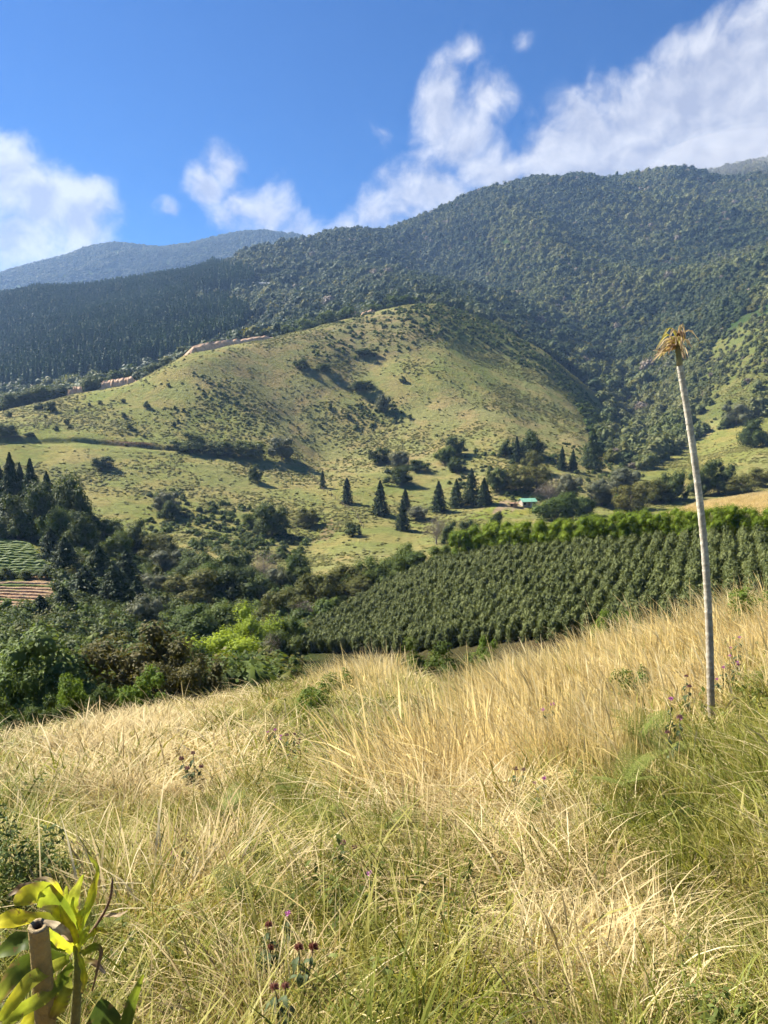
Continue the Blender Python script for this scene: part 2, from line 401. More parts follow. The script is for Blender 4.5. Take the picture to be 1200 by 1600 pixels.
class MB:
    """collects shapes into one mesh"""
    def __init__(s): s.V, s.F, s.n = [], [], 0
    def add(s, V, F):
        s.V.extend([tuple(v) for v in V]); s.F.extend([tuple(i + s.n for i in f) for f in F]); s.n += len(V)
    def tube(s, pts, rad, sides=6, cap=True):
        pts = [Vector(p) for p in pts]; ring = []
        V, F = [], []
        for i, p in enumerate(pts):
            t = (pts[min(i + 1, len(pts) - 1)] - pts[max(i - 1, 0)]).normalized()
            a = t.cross(Vector((0.3, 1, 0.1))).normalized(); b = t.cross(a).normalized()
            for k in range(sides):
                an = 2 * math.pi * k / sides
                V.append(p + (a * math.cos(an) + b * math.sin(an)) * rad[i])
        for i in range(len(pts) - 1):
            for k in range(sides):
                k2 = (k + 1) % sides
                F.append((i * sides + k, i * sides + k2, (i + 1) * sides + k2, (i + 1) * sides + k))
        if cap:
            F.append(tuple(reversed(range(sides)))); F.append(tuple((len(pts) - 1) * sides + k for k in range(sides)))
        s.add(V, F)
    def box(s, c, d, M=None):
        x, y, z = d[0] / 2, d[1] / 2, d[2] / 2
        V = [Vector((sx * x, sy * y, sz * z)) + Vector(c) for sx in (-1, 1) for sy in (-1, 1) for sz in (-1, 1)]
        s.add(V, [(0, 1, 3, 2), (4, 6, 7, 5), (0, 4, 5, 1), (2, 3, 7, 6), (0, 2, 6, 4), (1, 5, 7, 3)])
    def build(s, name, m, smooth=False): return mesh(name, s.V, s.F, m, smooth)
def unit(v): return v / (np.linalg.norm(v, axis=-1, keepdims=True) + 1e-9)
def rand_dir(n):
    v = rng.normal(size=(n, 3)); return unit(v)
def leaf_quads(C, Nn, D, L, W, fold=0.12):
    """diamond leaves: centre, normal, long direction, length, width"""
    Nn = unit(Nn); D = unit(D - Nn * np.sum(D * Nn, -1, keepdims=True)); B = np.cross(Nn, D)
    L = np.asarray(L).reshape(-1, 1); W = np.asarray(W).reshape(-1, 1)
    a = C - D * L * .5; b = C + B * W * .5 + Nn * W * fold; c = C + D * L * .5; d = C - B * W * .5 + Nn * W * fold
    V = np.stack([a, b, c, d], 1).reshape(-1, 3); n = len(C)
    return V, np.arange(n * 4).reshape(n, 4)
ICO = None
def ico(sub=1):
    import bmesh
    bm = bmesh.new(); bmesh.ops.create_icosphere(bm, subdivisions=sub, radius=1)
    V = np.array([v.co[:] for v in bm.verts]); F = np.array([[v.index for v in f.verts] for f in bm.faces]); bm.free()
    return V, F
ICO1 = ico(1)
def crown(name, m, nl=14, leaves=2500, ls=0.035, spread=0.62, lobe=(0.26, 0.42), squash=0.8, core=0.72, up=0.35, aspect=0.55, bottom=-0.55, droop=0.0, jitter=0.55):
    """unit crown (radius about 1, centre at origin) of leaf lobes; returns mesh and lobe centres"""
    c = rand_dir(nl) * (rng.random((nl, 1)) ** 0.4) * spread
    c[:, 2] = np.where(c[:, 2] < bottom * spread, c[:, 2] * 0.5, c[:, 2]) * squash
    r = rng.uniform(lobe[0], lobe[1], nl)
    pick = rng.choice(nl, leaves, p=r ** 2 / np.sum(r ** 2))
    d = rand_dir(leaves); d[:, 2] += 0.25; d = unit(d)
    bump = 1 + 0.22 * np.sin(d[:, 0] * 9 + pick) * np.sin(d[:, 1] * 8 + pick * 2) * np.cos(d[:, 2] * 7)
    rr = r[pick] * bump * rng.uniform(0.72, 1.06, leaves)
    C = c[pick] + d * rr[:, None] * np.array([1, 1, squash])
    Nn = d * 0.75 + rand_dir(leaves) * jitter + np.array([0, 0, up])
    D = rand_dir(leaves) + np.array([0, 0, -droop]) + d * 0.4
    L = ls * rng.uniform(0.7, 1.35, leaves)
    ext = np.array([1.0, 1.0, 1.0])
    for ax in range(3): ext[ax] = (np.percentile(C[:, ax], 99.5) - np.percentile(C[:, ax], .5)) / 2
    mid = np.array([(np.percentile(C[:, ax], 99.5) + np.percentile(C[:, ax], .5)) / 2 for ax in range(3)])
    C = (C - mid) / ext; c = (c - mid) / ext
    V, F = leaf_quads(C, Nn, D, L * 1.25, L * 1.25 * aspect)
    parts_v, parts_f, n = [V], [F], len(V)
    me_v = V; 
    if core:
        cv, cf = [], []
        for k in range(nl):
            q = ICO1[0] * (1 + 0.18 * rng.normal(size=(len(ICO1[0]), 1)))
            cv.append(c[k] + q * r[k] * core * np.array([1, 1, squash]) / ext); cf.append(ICO1[1] + n); n += len(q)
        cv = np.concatenate(cv); cf = np.concatenate(cf)
        cf4 = np.concatenate([cf, cf[:, 2:3]], 1)
        me = bpy.data.meshes.new(name)
        allV = np.concatenate([V, cv]); nq = len(F); nt = len(cf)
        me.vertices.add(len(allV)); me.vertices.foreach_set('co', allV.astype(np.float32).ravel())
        loops = np.concatenate([F.ravel(), cf.ravel()]).astype(np.int32)
        me.loops.add(len(loops)); me.loops.foreach_set('vertex_index', loops)
        me.polygons.add(nq + nt)
        me.polygons.foreach_set('loop_start', np.concatenate([np.arange(nq) * 4, nq * 4 + np.arange(nt) * 3]).astype(np.int32))
        me.update(calc_edges=True); me.materials.append(m)
    else:
        me = mesh(name, V, F, m)
    return me, c
def trunk_mesh(name, cents, base=-1.6, r0=0.06, m=None, limbs=7, top=0.1):
    """tapered trunk with limbs reaching into the crown lobes (unit crown space)"""
    b = MB(); k = [Vector((0, 0, base)), Vector((0.02, 0.01, base * 0.55)), Vector((-0.03, 0.02, base * 0.15 - .1)), Vector((0, 0, top))]
    b.tube(k, [r0 * 1.25, r0, r0 * .8, r0 * .45], 7)
    for c in list(cents)[:limbs]:
        c = Vector(c); s = Vector((0, 0, base * random.uniform(0.1, .45))); mid = s.lerp(c, 0.55) + Vector((0, 0, -0.08))
        b.tube([s, mid, c], [r0 * .5, r0 * .32, r0 * .12], 5)
    return b.build(name, m or M_BARK, True)
def conifer(name, m, leaves=2600, w=0.32, ls=0.05, ragged=0.25, col=False):
    """unit-high conifer (z 0..1) with drooping layered boughs"""
    z = rng.random(leaves) ** (1.35 if not col else 1.0); z = 0.06 + z * 0.94
    a = rng.random(leaves) * 2 * math.pi
    prof = (1 - z) ** (0.8 if not col else 0.55) * (0.55 + 0.45 * np.minimum(1, z / 0.14))
    ph = rng.random() * 6; layer = 0.70 + 0.42 * (((z * (11 + 3 * rng.random()) + 0.5 * np.sin(a * 3 + ph)) % 1.0))
    side = 1 + 1.5 * ragged * np.sin(a * 3 + z * 23 + ph) * np.sin(a * 5 - z * 14) + .12 * np.sin(a + ph)
    r = w * prof * layer * side * (0.55 + 0.5 * rng.random(leaves) ** 0.45)
    C = np.stack([np.cos(a) * r, np.sin(a) * r, z - 0.06 * r / w], 1)
    out = np.stack([np.cos(a), np.sin(a), np.full(leaves, -0.25)], 1)
    Nn = out * 0.6 + np.array([0, 0, 0.55]) + rand_dir(leaves) * 0.5
    L = ls * rng.uniform(0.7, 1.4, leaves)
    V, F = leaf_quads(C, Nn, out + rand_dir(leaves) * 0.4, L, L * 0.42)
    # inner cone blocks light like the packed twigs do
    zz = np.linspace(0.08, 0.97, 9); b = []
    for q in zz:
        rr = w * 0.36 * (1 - q) ** 0.8
        for k in range(7): b.append((math.cos(k * 0.8976) * rr, math.sin(k * 0.8976) * rr, q))
    n0 = len(V); f = []
    for i in range(8):
        for k in range(7): f.append((n0 + i * 7 + k, n0 + i * 7 + (k + 1) % 7, n0 + (i + 1) * 7 + (k + 1) % 7, n0 + (i + 1) * 7 + k))
    return mesh(name, np.concatenate([V, np.array(b)]), np.concatenate([F, np.array(f)]), m)
def con_trunk(name):
    b = MB(); b.tube([(0, 0, -0.03), (0, 0, 0.3), (0, 0, 0.9)], [0.022, 0.017, 0.004], 7); return b.build(name, M_BARK, True)

# ------------------------------------------------------------------ geometry-node scatter for what nobody could count
PROTO_N = [0]
def scatter(name, protos, P, rot, scl, idx, label, cat):
    PROTO_N[0] += 1
    coll = bpy.data.collections.new('kinds_%d' % PROTO_N[0])
    for k, me in enumerate(protos):
        coll.objects.link(bpy.data.objects.new('kind_%02d_%02d' % (PROTO_N[0], k), me))
    me = bpy.data.meshes.new(name); me.vertices.add(len(P)); me.vertices.foreach_set('co', np.asarray(P, np.float32).ravel())
    scl = np.asarray(scl, np.float32)
    if scl.ndim == 1: scl = np.repeat(scl[:, None], 3, 1)
    for nm, ty, dat in (('rot', 'FLOAT_VECTOR', np.asarray(rot, np.float32)), ('scl', 'FLOAT_VECTOR', scl)):
        a = me.attributes.new(nm, ty, 'POINT'); a.data.foreach_set('vector', dat.ravel())
    a = me.attributes.new('idx', 'INT', 'POINT'); a.data.foreach_set('value', np.asarray(idx, np.int32))
    me.update()
    o = obj(name, me); tag(o, label, cat, kind='stuff')
    gn = bpy.data.node_groups.new('scatter_' + name, 'GeometryNodeTree'); n = gn.nodes
    gn.interface.new_socket('Geometry', in_out='INPUT', socket_type='NodeSocketGeometry')
    gn.interface.new_socket('Geometry', in_out='OUTPUT', socket_type='NodeSocketGeometry')
    gi, go = n.new('NodeGroupInput'), n.new('NodeGroupOutput')
    ci = n.new('GeometryNodeCollectionInfo'); ci.inputs['Collection'].default_value = coll
    ci.inputs['Separate Children'].default_value = True; ci.inputs['Reset Children'].default_value = True
    ip = n.new('GeometryNodeInstanceOnPoints'); ip.inputs['Pick Instance'].default_value = True
    def na(nm, ty):
        q = n.new('GeometryNodeInputNamedAttribute'); q.data_type = ty; q.inputs['Name'].default_value = nm
        return q.outputs['Attribute']
    e = n.new('FunctionNodeEulerToRotation')
    L = gn.links.new
    L(gi.outputs[0], ip.inputs['Points']); L(ci.outputs[0], ip.inputs['Instance'])
    L(na('idx', 'INT'), ip.inputs['Instance Index']); L(na('rot', 'FLOAT_VECTOR'), e.inputs[0]); L(e.outputs[0], ip.inputs['Rotation'])
    L(na('scl', 'FLOAT_VECTOR'), ip.inputs['Scale']); L(ip.outputs[0], go.inputs[0])
    md = o.modifiers.new('scatter', 'NODES'); md.node_group = gn
    return o
def yaw(n): return np.stack([rng.normal(0, 0.06, n), rng.normal(0, 0.06, n), rng.random(n) * 6.283], 1)
#@@PART2
def set_col(me, name, arr):
    a = me.color_attributes.new(name, 'FLOAT_COLOR', 'POINT')
    arr = np.asarray(arr, np.float32)
    if arr.shape[1] == 3: arr = np.concatenate([arr, np.ones((len(arr), 1), np.float32)], 1)
    a.data.foreach_set('color', arr.ravel())

# ------------------------------------------------------------------ landform colour (soil and turf, not light)
PXg, PYg = project(XX, YY, ZG)
CG = np.zeros((NS, NT, 3))
def lay(mask, col):
    global CG
    mk = mask[..., None]; CG = CG * (1 - mk) + np.asarray(col) * mk
jx = PXg + 10 * fbm(XX / (2 + YY / 25), YY / (2 + YY / 25), 41, 3); jy = PYg + 6 * fbm(XX / (2 + YY / 25), YY / (2 + YY / 25), 47, 3)
CG[:] = (0.15, 0.12, 0.05)
lay(np.clip(0.5 + fbm(XX / 1.8, YY / 1.8, 51, 3), 0, 1) * (YY < 30), (0.26, 0.20, 0.09))
lay(sstep(YY, 26, 34), (0.045, 0.062, 0.018))
lay(band(YY, 62, 70, 150, 170) * sstep(SS, -0.12, -0.05), (0.075, 0.06, 0.03))
goldm = band(YY, FY[6][:, None] + 8, FY[6][:, None] + 12, FY[8][:, None] - 40, FY[8][:, None] - 20) * sstep(jx, 960, 1040)
lay(goldm, (0.42, 0.33, 0.12))
past = sstep(YY, FY[8][:, None] + 5, FY[8][:, None] + 25)
dry = np.clip(0.45 + 0.9 * fbm(XX / 60, YY / 60, 55, 4), 0, 1)[..., None]
pc = (1 - dry) * np.array((0.185, 0.188, 0.06)) + dry * np.array((0.26, 0.225, 0.10))
CG = CG * (1 - past[..., None]) + pc * past[..., None]
lay(inpoly(jx, jy, [(290, 575), (430, 530), (560, 500), (700, 480), (700, 520), (560, 590), (430, 660), (370, 640), (320, 600)]) * 0.55, (0.17, 0.145, 0.075))
lay(band(YY, FY8 - 2.5, FY8 - 1.2, FY8 + 3, FY8 + 4.5) * trk_on * 0.6, (0.24, 0.25, 0.09))
lay(band(YY, FY8 + 4, FY8 + 4.6, FY8 + 7.5, FY8 + 9.5) * trk_on * np.clip(0.55 + fbm(XX / 12, YY / 12, 61, 2), 0, 1), (0.10, 0.065, 0.04))
mount = sstep(YY, FY[11][:, None] + 8, FY[11][:, None] + 30)
lay(mount, (0.045, 0.068, 0.022))
lay(inpoly(jx, jy, [(1005, 745), (1030, 720), (1090, 690), (1150, 655), (1210, 640), (1500, 600), (1500, 700), (1200, 705), (1140, 725), (1080, 760)]) * (YY > 250), (0.20, 0.19, 0.06))
lay(inpoly(jx, jy, [(1060, 690), (1080, 620), (1110, 540), (1160, 500), (1250, 470), (1500, 440), (1500, 640), (1200, 640), (1130, 650)]) * (YY > 450), (0.125, 0.13, 0.045))
lay(inpoly(jx, jy, [(868, 450), (893, 452), (896, 480), (886, 505), (874, 495), (866, 470)]) * .6 * (YY > 800), (0.20, 0.17, 0.09))
lay(inpoly(jx, jy, [(850, 428), (905, 428), (905, 440), (850, 440)]) * (YY > 800), (0.27, 0.2, 0.13))
lay(inpoly(jx, jy, [(705, 845), (745, 800), (790, 775), (850, 770), (860, 800), (790, 812), (760, 850)]) * (YY > 240), (0.20, 0.21, 0.05))
lay(inpoly(jx, jy, [(770, 800), (785, 785), (840, 775), (850, 788), (800, 800)]) * (YY > 240), (0.30, 0.22, 0.14))
lay(inpoly(jx, jy, [(488, 845), (520, 812), (535, 818), (515, 840)]) * (YY > 200), (0.23, 0.17, 0.09))
# ploughed and planted plot beside the left wood
plot = inpoly(PXg, PYg, [(-300, 950), (-300, 838), (40, 838), (88, 862), (88, 945), (40, 958)]) * (YY > 100)
lay(plot, (0.14, 0.15, 0.05))
lay(plot * inpoly(jx, jy, [(-300, 960), (-300, 930), (30, 925), (42, 900), (100, 895), (100, 965)]), (0.34, 0.22, 0.13))

def terrain(name, lo, hi):
    """cut the sheet between two landform lines"""
    jc = (Yg[:-1] + Yg[1:]) / 2
    fl_, fh_ = FY[lo] if lo is not None else np.full(NS, -1e9), FY[hi] if hi is not None else np.full(NS, 1e9)
    a = (fl_[:-1] + fl_[1:]) / 2; b = (fh_[:-1] + fh_[1:]) / 2
    sel = (jc[None, :] >= a[:, None]) & (jc[None, :] < b[:, None])
    I, J = np.nonzero(sel)
    q = np.stack([I * NT + J, (I + 1) * NT + J, (I + 1) * NT + J + 1, I * NT + J + 1], 1)
    u, inv = np.unique(q.ravel(), return_inverse=True)
    V = np.stack([XX.ravel()[u], YY.ravel()[u], ZG.ravel()[u]], 1)
    me = mesh(name, V, inv.reshape(-1, 4), M_GROUND, True)
    set_col(me, 'ground_colour', CG.reshape(-1, 3)[u])
    o = obj(name, me); o['kind'] = 'structure'; return o
terrain('meadow_slope', None, 4)
terrain('valley_ground', 4, 9)
terrain('pasture_hill', 9, 12)
terrain('mountain', 12, 16)
terrain('far_mountain', 16, None)

def visible(P, lift=0.0, n=90):
    P = np.asarray(P); ok = np.ones(len(P), bool)
    for t in np.linspace(0.03, 0.985, n):
        Q = P * t; ok &= H(Q[:, 0], Q[:, 1]) < (P[:, 2] + lift) * t + 0.5
    return ok
def sample(n, y0, y1, smax=0.66):
    """points spread evenly over the ground between two depths"""
    u = rng.random(n); Y = np.sqrt((y0 + OFF) ** 2 + u * ((y1 + OFF) ** 2 - (y0 + OFF) ** 2)) - OFF
    s = rng.uniform(-smax, smax, n); X = s * (Y + OFF); Z = H(X, Y)
    return np.stack([X, Y, Z], 1), s
def fline(k, s): return np.interp(s, S, FY[k])

# ------------------------------------------------------------------ forest on the mountains
FAR_CROWNS = [crown('forest_crown', M_FOREST, nl=9, leaves=230, ls=0.30, spread=0.55, lobe=(0.34, 0.5), squash=0.85, core=0.78)[0] for _ in range(6)]
FAR_SCRUB = [crown('scrub_crown', M_SCRUB, nl=7, leaves=200, ls=0.30, spread=0.6, lobe=(0.3, 0.5), squash=0.75, core=0.75)[0] for _ in range(4)]
FAR_PINE = [conifer('pine_crown', M_PINE, 330, 0.17, 0.10, 0.2) for _ in range(4)]
PINE_POLY = [(-500, 490), (0, 470), (100, 452), (200, 432), (300, 420), (392, 436), (400, 452), (350, 462), (300, 468), (308, 492), (350, 480), (378, 492), (390, 505), (380, 528), (300, 558), (215, 590), (120, 604), (0, 612), (-500, 680)]
CLEAR = [(868, 450), (893, 452), (896, 480), (886, 505), (874, 495), (866, 470)]
GULLY = [(870, 560), (935, 615), (958, 668), (925, 680), (920, 700), (985, 742), (1012, 728), (1070, 700), (1100, 640), (1080, 600), (1100, 540), (980, 520)]
RSCRUB = [(1070, 700), (1085, 620), (1110, 540), (1160, 495), (1250, 460), (1600, 430), (1600, 620), (1200, 630), (1130, 650)]
P, s = sample(270000, 430, 2450)
px, py = project(P[:, 0], P[:, 1], P[:, 2]); jp = 12 * fbm(P[:, 0] / 60, P[:, 1] / 60, 71, 3)
TONGUE = [(1005, 745), (1030, 720), (1090, 690), (1150, 655), (1210, 640), (1600, 600), (1600, 720), (1200, 705), (1140, 725), (1080, 770)]
behind = (P[:, 1] > fline(11, s) + 14 + 22 * rng.random(len(P)) + np.where(px < 960, 0, 40))
behind |= (px > 1030) & (P[:, 1] > 470) & ~inpoly(px + jp, py + jp, TONGUE)
gully = inpoly(px + jp, py + jp, GULLY) & (P[:, 1] > 430)
pine = inpoly(px + jp, py + jp * .6, PINE_POLY) & behind & (P[:, 1] > 600)
rscr = inpoly(px + jp, py + jp, RSCRUB)
clear = inpoly(px + jp, py + jp, CLEAR) & (P[:, 1] > 800) & (rng.random(len(P)) < .75)
thin = np.clip(0.62 + 1.2 * fbm(P[:, 0] / 50, P[:, 1] / 50, 73, 3), 0.12, 1)
keep = (behind | gully) & ~clear
keep &= np.where(rscr, rng.random(len(P)) < 0.85 * thin, True)
ridge_line = np.abs(P[:, 1] - fline(15, s)) < 60
vis = visible(P, 22.0)
keep &= vis
# forest of mixed crowns
fm = keep & ~pine & (rng.random(len(P)) < np.where(rscr, 0.8, 0.72))
Q = P[fm]; n = len(Q)
big = np.clip(np.exp(rng.normal(1.22, .42, n)), 1.5, 10) * np.where(rscr[fm], 0.5, 1.0)
Q[:, 2] += big * 0.55
isl = np.where(rscr[fm] | (fbm(Q[:, 0] / 130, Q[:, 1] / 130, 77, 3) > np.interp(px[fm], [500, 800, 1000, 1200], [.42, .30, .05, -.1])), rng.integers(6, 10, n), rng.integers(0, 6, n))
print('forest', n); VAR = [crown('pale_crown', m_, nl=9, leaves=230, ls=0.30, spread=0.55, lobe=(0.34, 0.5), squash=0.85, core=c_)[0] for m_, c_ in ((M_GRY, .7), (M_OLV, .75), (M_TWIG, .6))]
odd = rng.random(n); isl = np.where(odd < .06, 10 + rng.integers(0, 3, n), np.where(odd < .13, 11, isl))
scatter('forest', FAR_CROWNS + FAR_SCRUB + VAR, Q, yaw(n), np.stack([big, big, big * rng.uniform(.8, 1.25, n)], 1), isl, 'dense broadleaf forest covering the hazy mountain behind the pasture', 'forest')
# pine plantation: nearest pines one by one, the rest as a wood
pm = np.nonzero(keep & pine & (rng.random(len(P)) < .8))[0]
hp = rng.uniform(14, 27, len(pm))
order = np.argsort(P[pm, 1] / hp)
mid_vis = visible(P[pm] + np.array([0, 0, 9.0]))
inframe = (px[pm] > 4) & (px[pm] < 600)
near = [k for k in order if mid_vis[k] and inframe[k]][:230]
rest = np.setdiff1d(np.arange(len(pm)), near)
Q = P[pm[rest]]; n = len(Q)
scatter('pine_wood', FAR_PINE, Q, yaw(n), np.stack([hp[rest]] * 3, 1), rng.integers(0, 4, n), 'dark pine plantation on the slope behind the grassy ridge', 'forest')
for k in near:
    o = obj('pine_tree', FAR_PINE[k % 4], loc=tuple(P[pm[k]])); o.scale = (hp[k],) * 3; o.rotation_euler = (0, 0, rng.random() * 6.28)
    tag(o, 'tall dark pine at the lower edge of the plantation behind the grassy ridge', 'pine tree', 'pines of the plantation beyond the ridge')
# far left ridge
P, s = sample(26000, 2500, 3700)
P = P[visible(P, 25)]; n = len(P); big = rng.uniform(6, 11, n); P[:, 2] += big * .5
scatter('distant_forest', FAR_CROWNS, P, yaw(n), big, rng.integers(0, 6, n), 'blue hazy forest on the distant ridge under the clouds', 'forest')

# ------------------------------------------------------------------ pasture: tussocks and scrub too many to count
TUSS = [crown('tussock', mat_leaf('pasture_grass', [(0.15, 0.16, 0.04), (0.21, 0.205, 0.06), (0.28, 0.26, 0.09)], 0.25, varscale=0.02), nl=5, leaves=60, ls=0.4, squash=0.5, core=0.7, spread=.5, lobe=(.3, .5), aspect=.3)[0] for _ in range(4)]
P, s = sample(150000, 235, 760)
px, py = project(P[:, 0], P[:, 1], P[:, 2])
ok = (P[:, 1] < fline(11, s) + 6) & (P[:, 1] > fline(8, s) + 25) & ~inpoly(px, py, GULLY) & (np.abs(P[:, 1] - fline(10, s) - 1) > 4)
ok &= rng.random(len(P)) < np.clip(0.28 + 1.5 * fbm(P[:, 0] / 30, P[:, 1] / 30, 81, 3), 0.05, 1)
P = P[ok]; P = P[visible(P, 2)]; n = len(P); big = rng.uniform(0.4, 1.15, n)
scatter('pasture_tussocks', TUSS, P, yaw(n), np.stack([big, big, big * .55], 1), rng.integers(0, 4, n), 'rough grass tussocks over the sunny pasture hill', 'grass')
SHRUB_M = [crown('shrub_crown', M_DARK if k % 2 else M_MID, nl=7, leaves=260, ls=0.26, squash=.85, core=.74, spread=.5, lobe=(.32, .5))[0] for k in range(4)]
SCRUBS = [([(600, 485), (690, 472), (770, 505), (860, 560), (945, 645), (905, 640), (860, 590), (790, 560), (730, 540), (650, 520)], .022, (.8, 2.4)),
          ([(470, 540), (560, 492), (690, 478), (690, 530), (600, 560), (520, 570)], .012, (.7, 2.2)),
          ([(300, 575), (330, 585), (400, 650), (390, 662), (340, 640), (300, 600)], .03, (.6, 1.5)),
          ([(535, 635), (625, 625), (635, 665), (545, 668)], .035, (.8, 1.8)),
          ([(230, 775), (290, 760), (300, 810), (255, 850), (225, 840)], .03, (.8, 1.8)),
          ([(290, 810), (340, 790), (430, 800), (480, 850), (470, 900), (380, 880), (300, 860)], .035, (.8, 2.2)),
          ([(400, 660), (500, 560), (660, 540), (800, 600), (900, 660), (760, 690), (560, 700)], .0022, (.4, 1.1)),
          ([(20, 600), (60, 590), (300, 560), (280, 690), (20, 690)], .0015, (.3, .6)),
          ([(700, 700), (1000, 690), (1010, 800), (840, 790), (700, 770)], .012, (.8, 2.0)),
          ([(900, 630), (960, 650), (975, 735), (930, 700)], .06, (1.2, 3))]
P, s = sample(260000, 235, 800)
px, py = project(P[:, 0], P[:, 1], P[:, 2]); jp = 8 * fbm(P[:, 0] / 20, P[:, 1] / 20, 83, 3)
sel = np.zeros(len(P), bool); sz = np.zeros(len(P)); area = (660 + 16) * .66 * 2 * 565 / 260000
for poly, dn, (a, b) in SCRUBS:
    q = inpoly(px + jp, py + jp, poly) & (rng.random(len(P)) < dn * 2.9) & ~sel & (P[:, 1] < fline(11, s) + 10)
    sel |= q; sz[q] = rng.uniform(a, b, q.sum()) * 0.9
P = P[sel]; sz = sz[sel]; v = visible(P, 2); P, sz = P[v], sz[v]; n = len(P); P[:, 2] += sz * .35
scatter('pasture_scrub', SHRUB_M, P, yaw(n), np.stack([sz, sz, sz * .9], 1), rng.integers(0, 4, n), 'low dark scrub scattered over the upper pasture hill', 'scrub')

# ------------------------------------------------------------------ single trees
KIND = {}
def kind(nm, m, n, **kw):
    L = []
    for k in range(n):
        me, c = crown(nm + '_crown', m, **kw); L.append((me, trunk_mesh(nm + '_trunk', c, m=kw.get('tm'))))
    KIND[nm] = L
kind('dark', M_DARK, 3, nl=26, leaves=6500, ls=0.07, lobe=(.18, .34), spread=.7, core=.6)
kind('mid', M_MID, 3, nl=26, leaves=6500, ls=0.07, lobe=(.18, .34), spread=.7, core=.6)
kind('olive', M_OLV, 3, nl=26, leaves=6000, ls=0.07, squash=.7, lobe=(.18, .34), spread=.72, core=.58)
kind('grey', M_GRY, 2, nl=16, leaves=3600, ls=0.07, core=.62)
kind('bright', M_YEL, 3, nl=26, leaves=6000, ls=0.065, squash=.75, lobe=(.18, .34), spread=.72, core=.58)
KIND['twig'] = []
for k in range(2):
    me, c = crown('twig_crown', M_TWIG, nl=16, leaves=3600, ls=0.11, core=0, aspect=.10, squash=.8, jitter=1.0)
    KIND['twig'].append((me, trunk_mesh('twig_trunk', c, m=M_BARKPALE, limbs=14)))
for nm, w_, lv, ls_ in (('conifer', .24, 3600, .055), ('cedar', .34, 4200, .05), ('column', .20, 3000, .055)):
    KIND[nm] = [(conifer(nm + '_crown', M_CYP, lv, w_, ls_, .3, nm == 'column'), con_trunk(nm + '_trunk')) for _ in range(4)]
used_labels = {}
def tree(kd, pos, h, wd, label, group=None, name='tree', cat='tree', rz=None, sink=0.0):
    """pos: foot; h, wd: height and crown width in metres"""
    L = KIND[kd]; cm, tm = L[int(rng.integers(len(L)))]
    e = bpy.data.objects.new(name, None); COL.objects.link(e); e.empty_display_size = .2
    e.location = pos; e.rotation_euler = (0, 0, rng.random() * 6.283 if rz is None else rz)
    if kd in ('conifer', 'cedar', 'column'):
        wun = {'conifer': .24, 'cedar': .34, 'column': .20}[kd]
        sc = (wd / 2 / wun, wd / 2 / wun, h); off = -0.02 * h
        z0 = off
    else:
        rz_ = min(h * .49, wd * .8); sc = (wd / 2, wd / 2, rz_); z0 = h - rz_
    c = obj('crown', cm, e, (0, 0, z0)); c.scale = sc
    t = obj('trunk', tm, e, (0, 0, z0 if kd not in ('conifer', 'cedar', 'column') else off)); 
    if kd in ('conifer', 'cedar', 'column'): t.scale = (h, h, h)
    else: t.scale = (sc[0], sc[1], max(sc[2], (z0 + .3) / 1.6))
    tag(e, label, cat, group)
    return e
def base_tree(kd, x, row, hp, wp, label, group=None, name='tree', cat='tree', ymin=50):
    p = hit(x, row, ymin); k = p.y / F_PX
    return tree(kd, p, hp * k, wp * k, label, group, name, cat)
def top_tree(kd, x, top, wp, Y, label, group=None, name='tree', cat='tree'):
    q = at_depth(x, top, Y); z = float(H(q.x, q.y)); h = max(1.2, q.z - z)
    return tree(kd, Vector((q.x, q.y, z)), h, wp * Y / F_PX, label, group, name, cat)

# conifers and trees on the open pasture
G1 = 'conifers standing in the lower pasture'
base_tree('column', 504, 763, 28, 10, 'smallest slim dark conifer at the top of the fence line', G1, 'conifer_tree', 'conifer')
base_tree('column', 542, 787, 41, 19, 'rounded dark conifer with a shadow to its right on open pasture', G1, 'conifer_tree', 'conifer')
base_tree('conifer', 594, 804, 54, 30, 'pointed dark conifer right of the rounded conifer in the pasture', G1, 'conifer_tree', 'conifer')
base_tree('conifer', 633, 797, 34, 22, 'upper of two conifers close together left of the conifer clump', G1, 'conifer_tree', 'conifer')
base_tree('conifer', 628, 828, 44, 26, 'lower of two conifers close together left of the conifer clump', G1, 'conifer_tree', 'conifer')
base_tree('conifer', 685, 799, 48, 30, 'twin-topped dark conifer at the left end of the clump', G1, 'conifer_tree', 'conifer')
base_tree('conifer', 713, 792, 44, 26, 'dark conifer second from the left in the clump by the house', G1, 'conifer_tree', 'conifer')
base_tree('cedar', 736, 787, 56, 36, 'tallest broad dark conifer in the clump beside the green roof', G1, 'conifer_tree', 'conifer')
base_tree('conifer', 756, 790, 44, 28, 'rightmost dark conifer of the clump, nearest the green roof', G1, 'conifer_tree', 'conifer')
base_tree('conifer', 807, 722, 40, 18, 'dark conifer among round trees above the green roofed house', G1, 'conifer_tree', 'conifer')
base_tree('conifer', 878, 734, 36, 18, 'left of two slim conifers at the foot of the forest gully', G1, 'conifer_tree', 'conifer')
base_tree('conifer', 895, 736, 34, 18, 'right of two slim conifers at the foot of the forest gully', G1, 'conifer_tree', 'conifer')
base_tree('cedar', 926, 732, 62, 40, 'broad dark conifer against the foot of the forest gully', G1, 'conifer_tree', 'conifer')
G2 = 'round trees and bushes on the pasture'
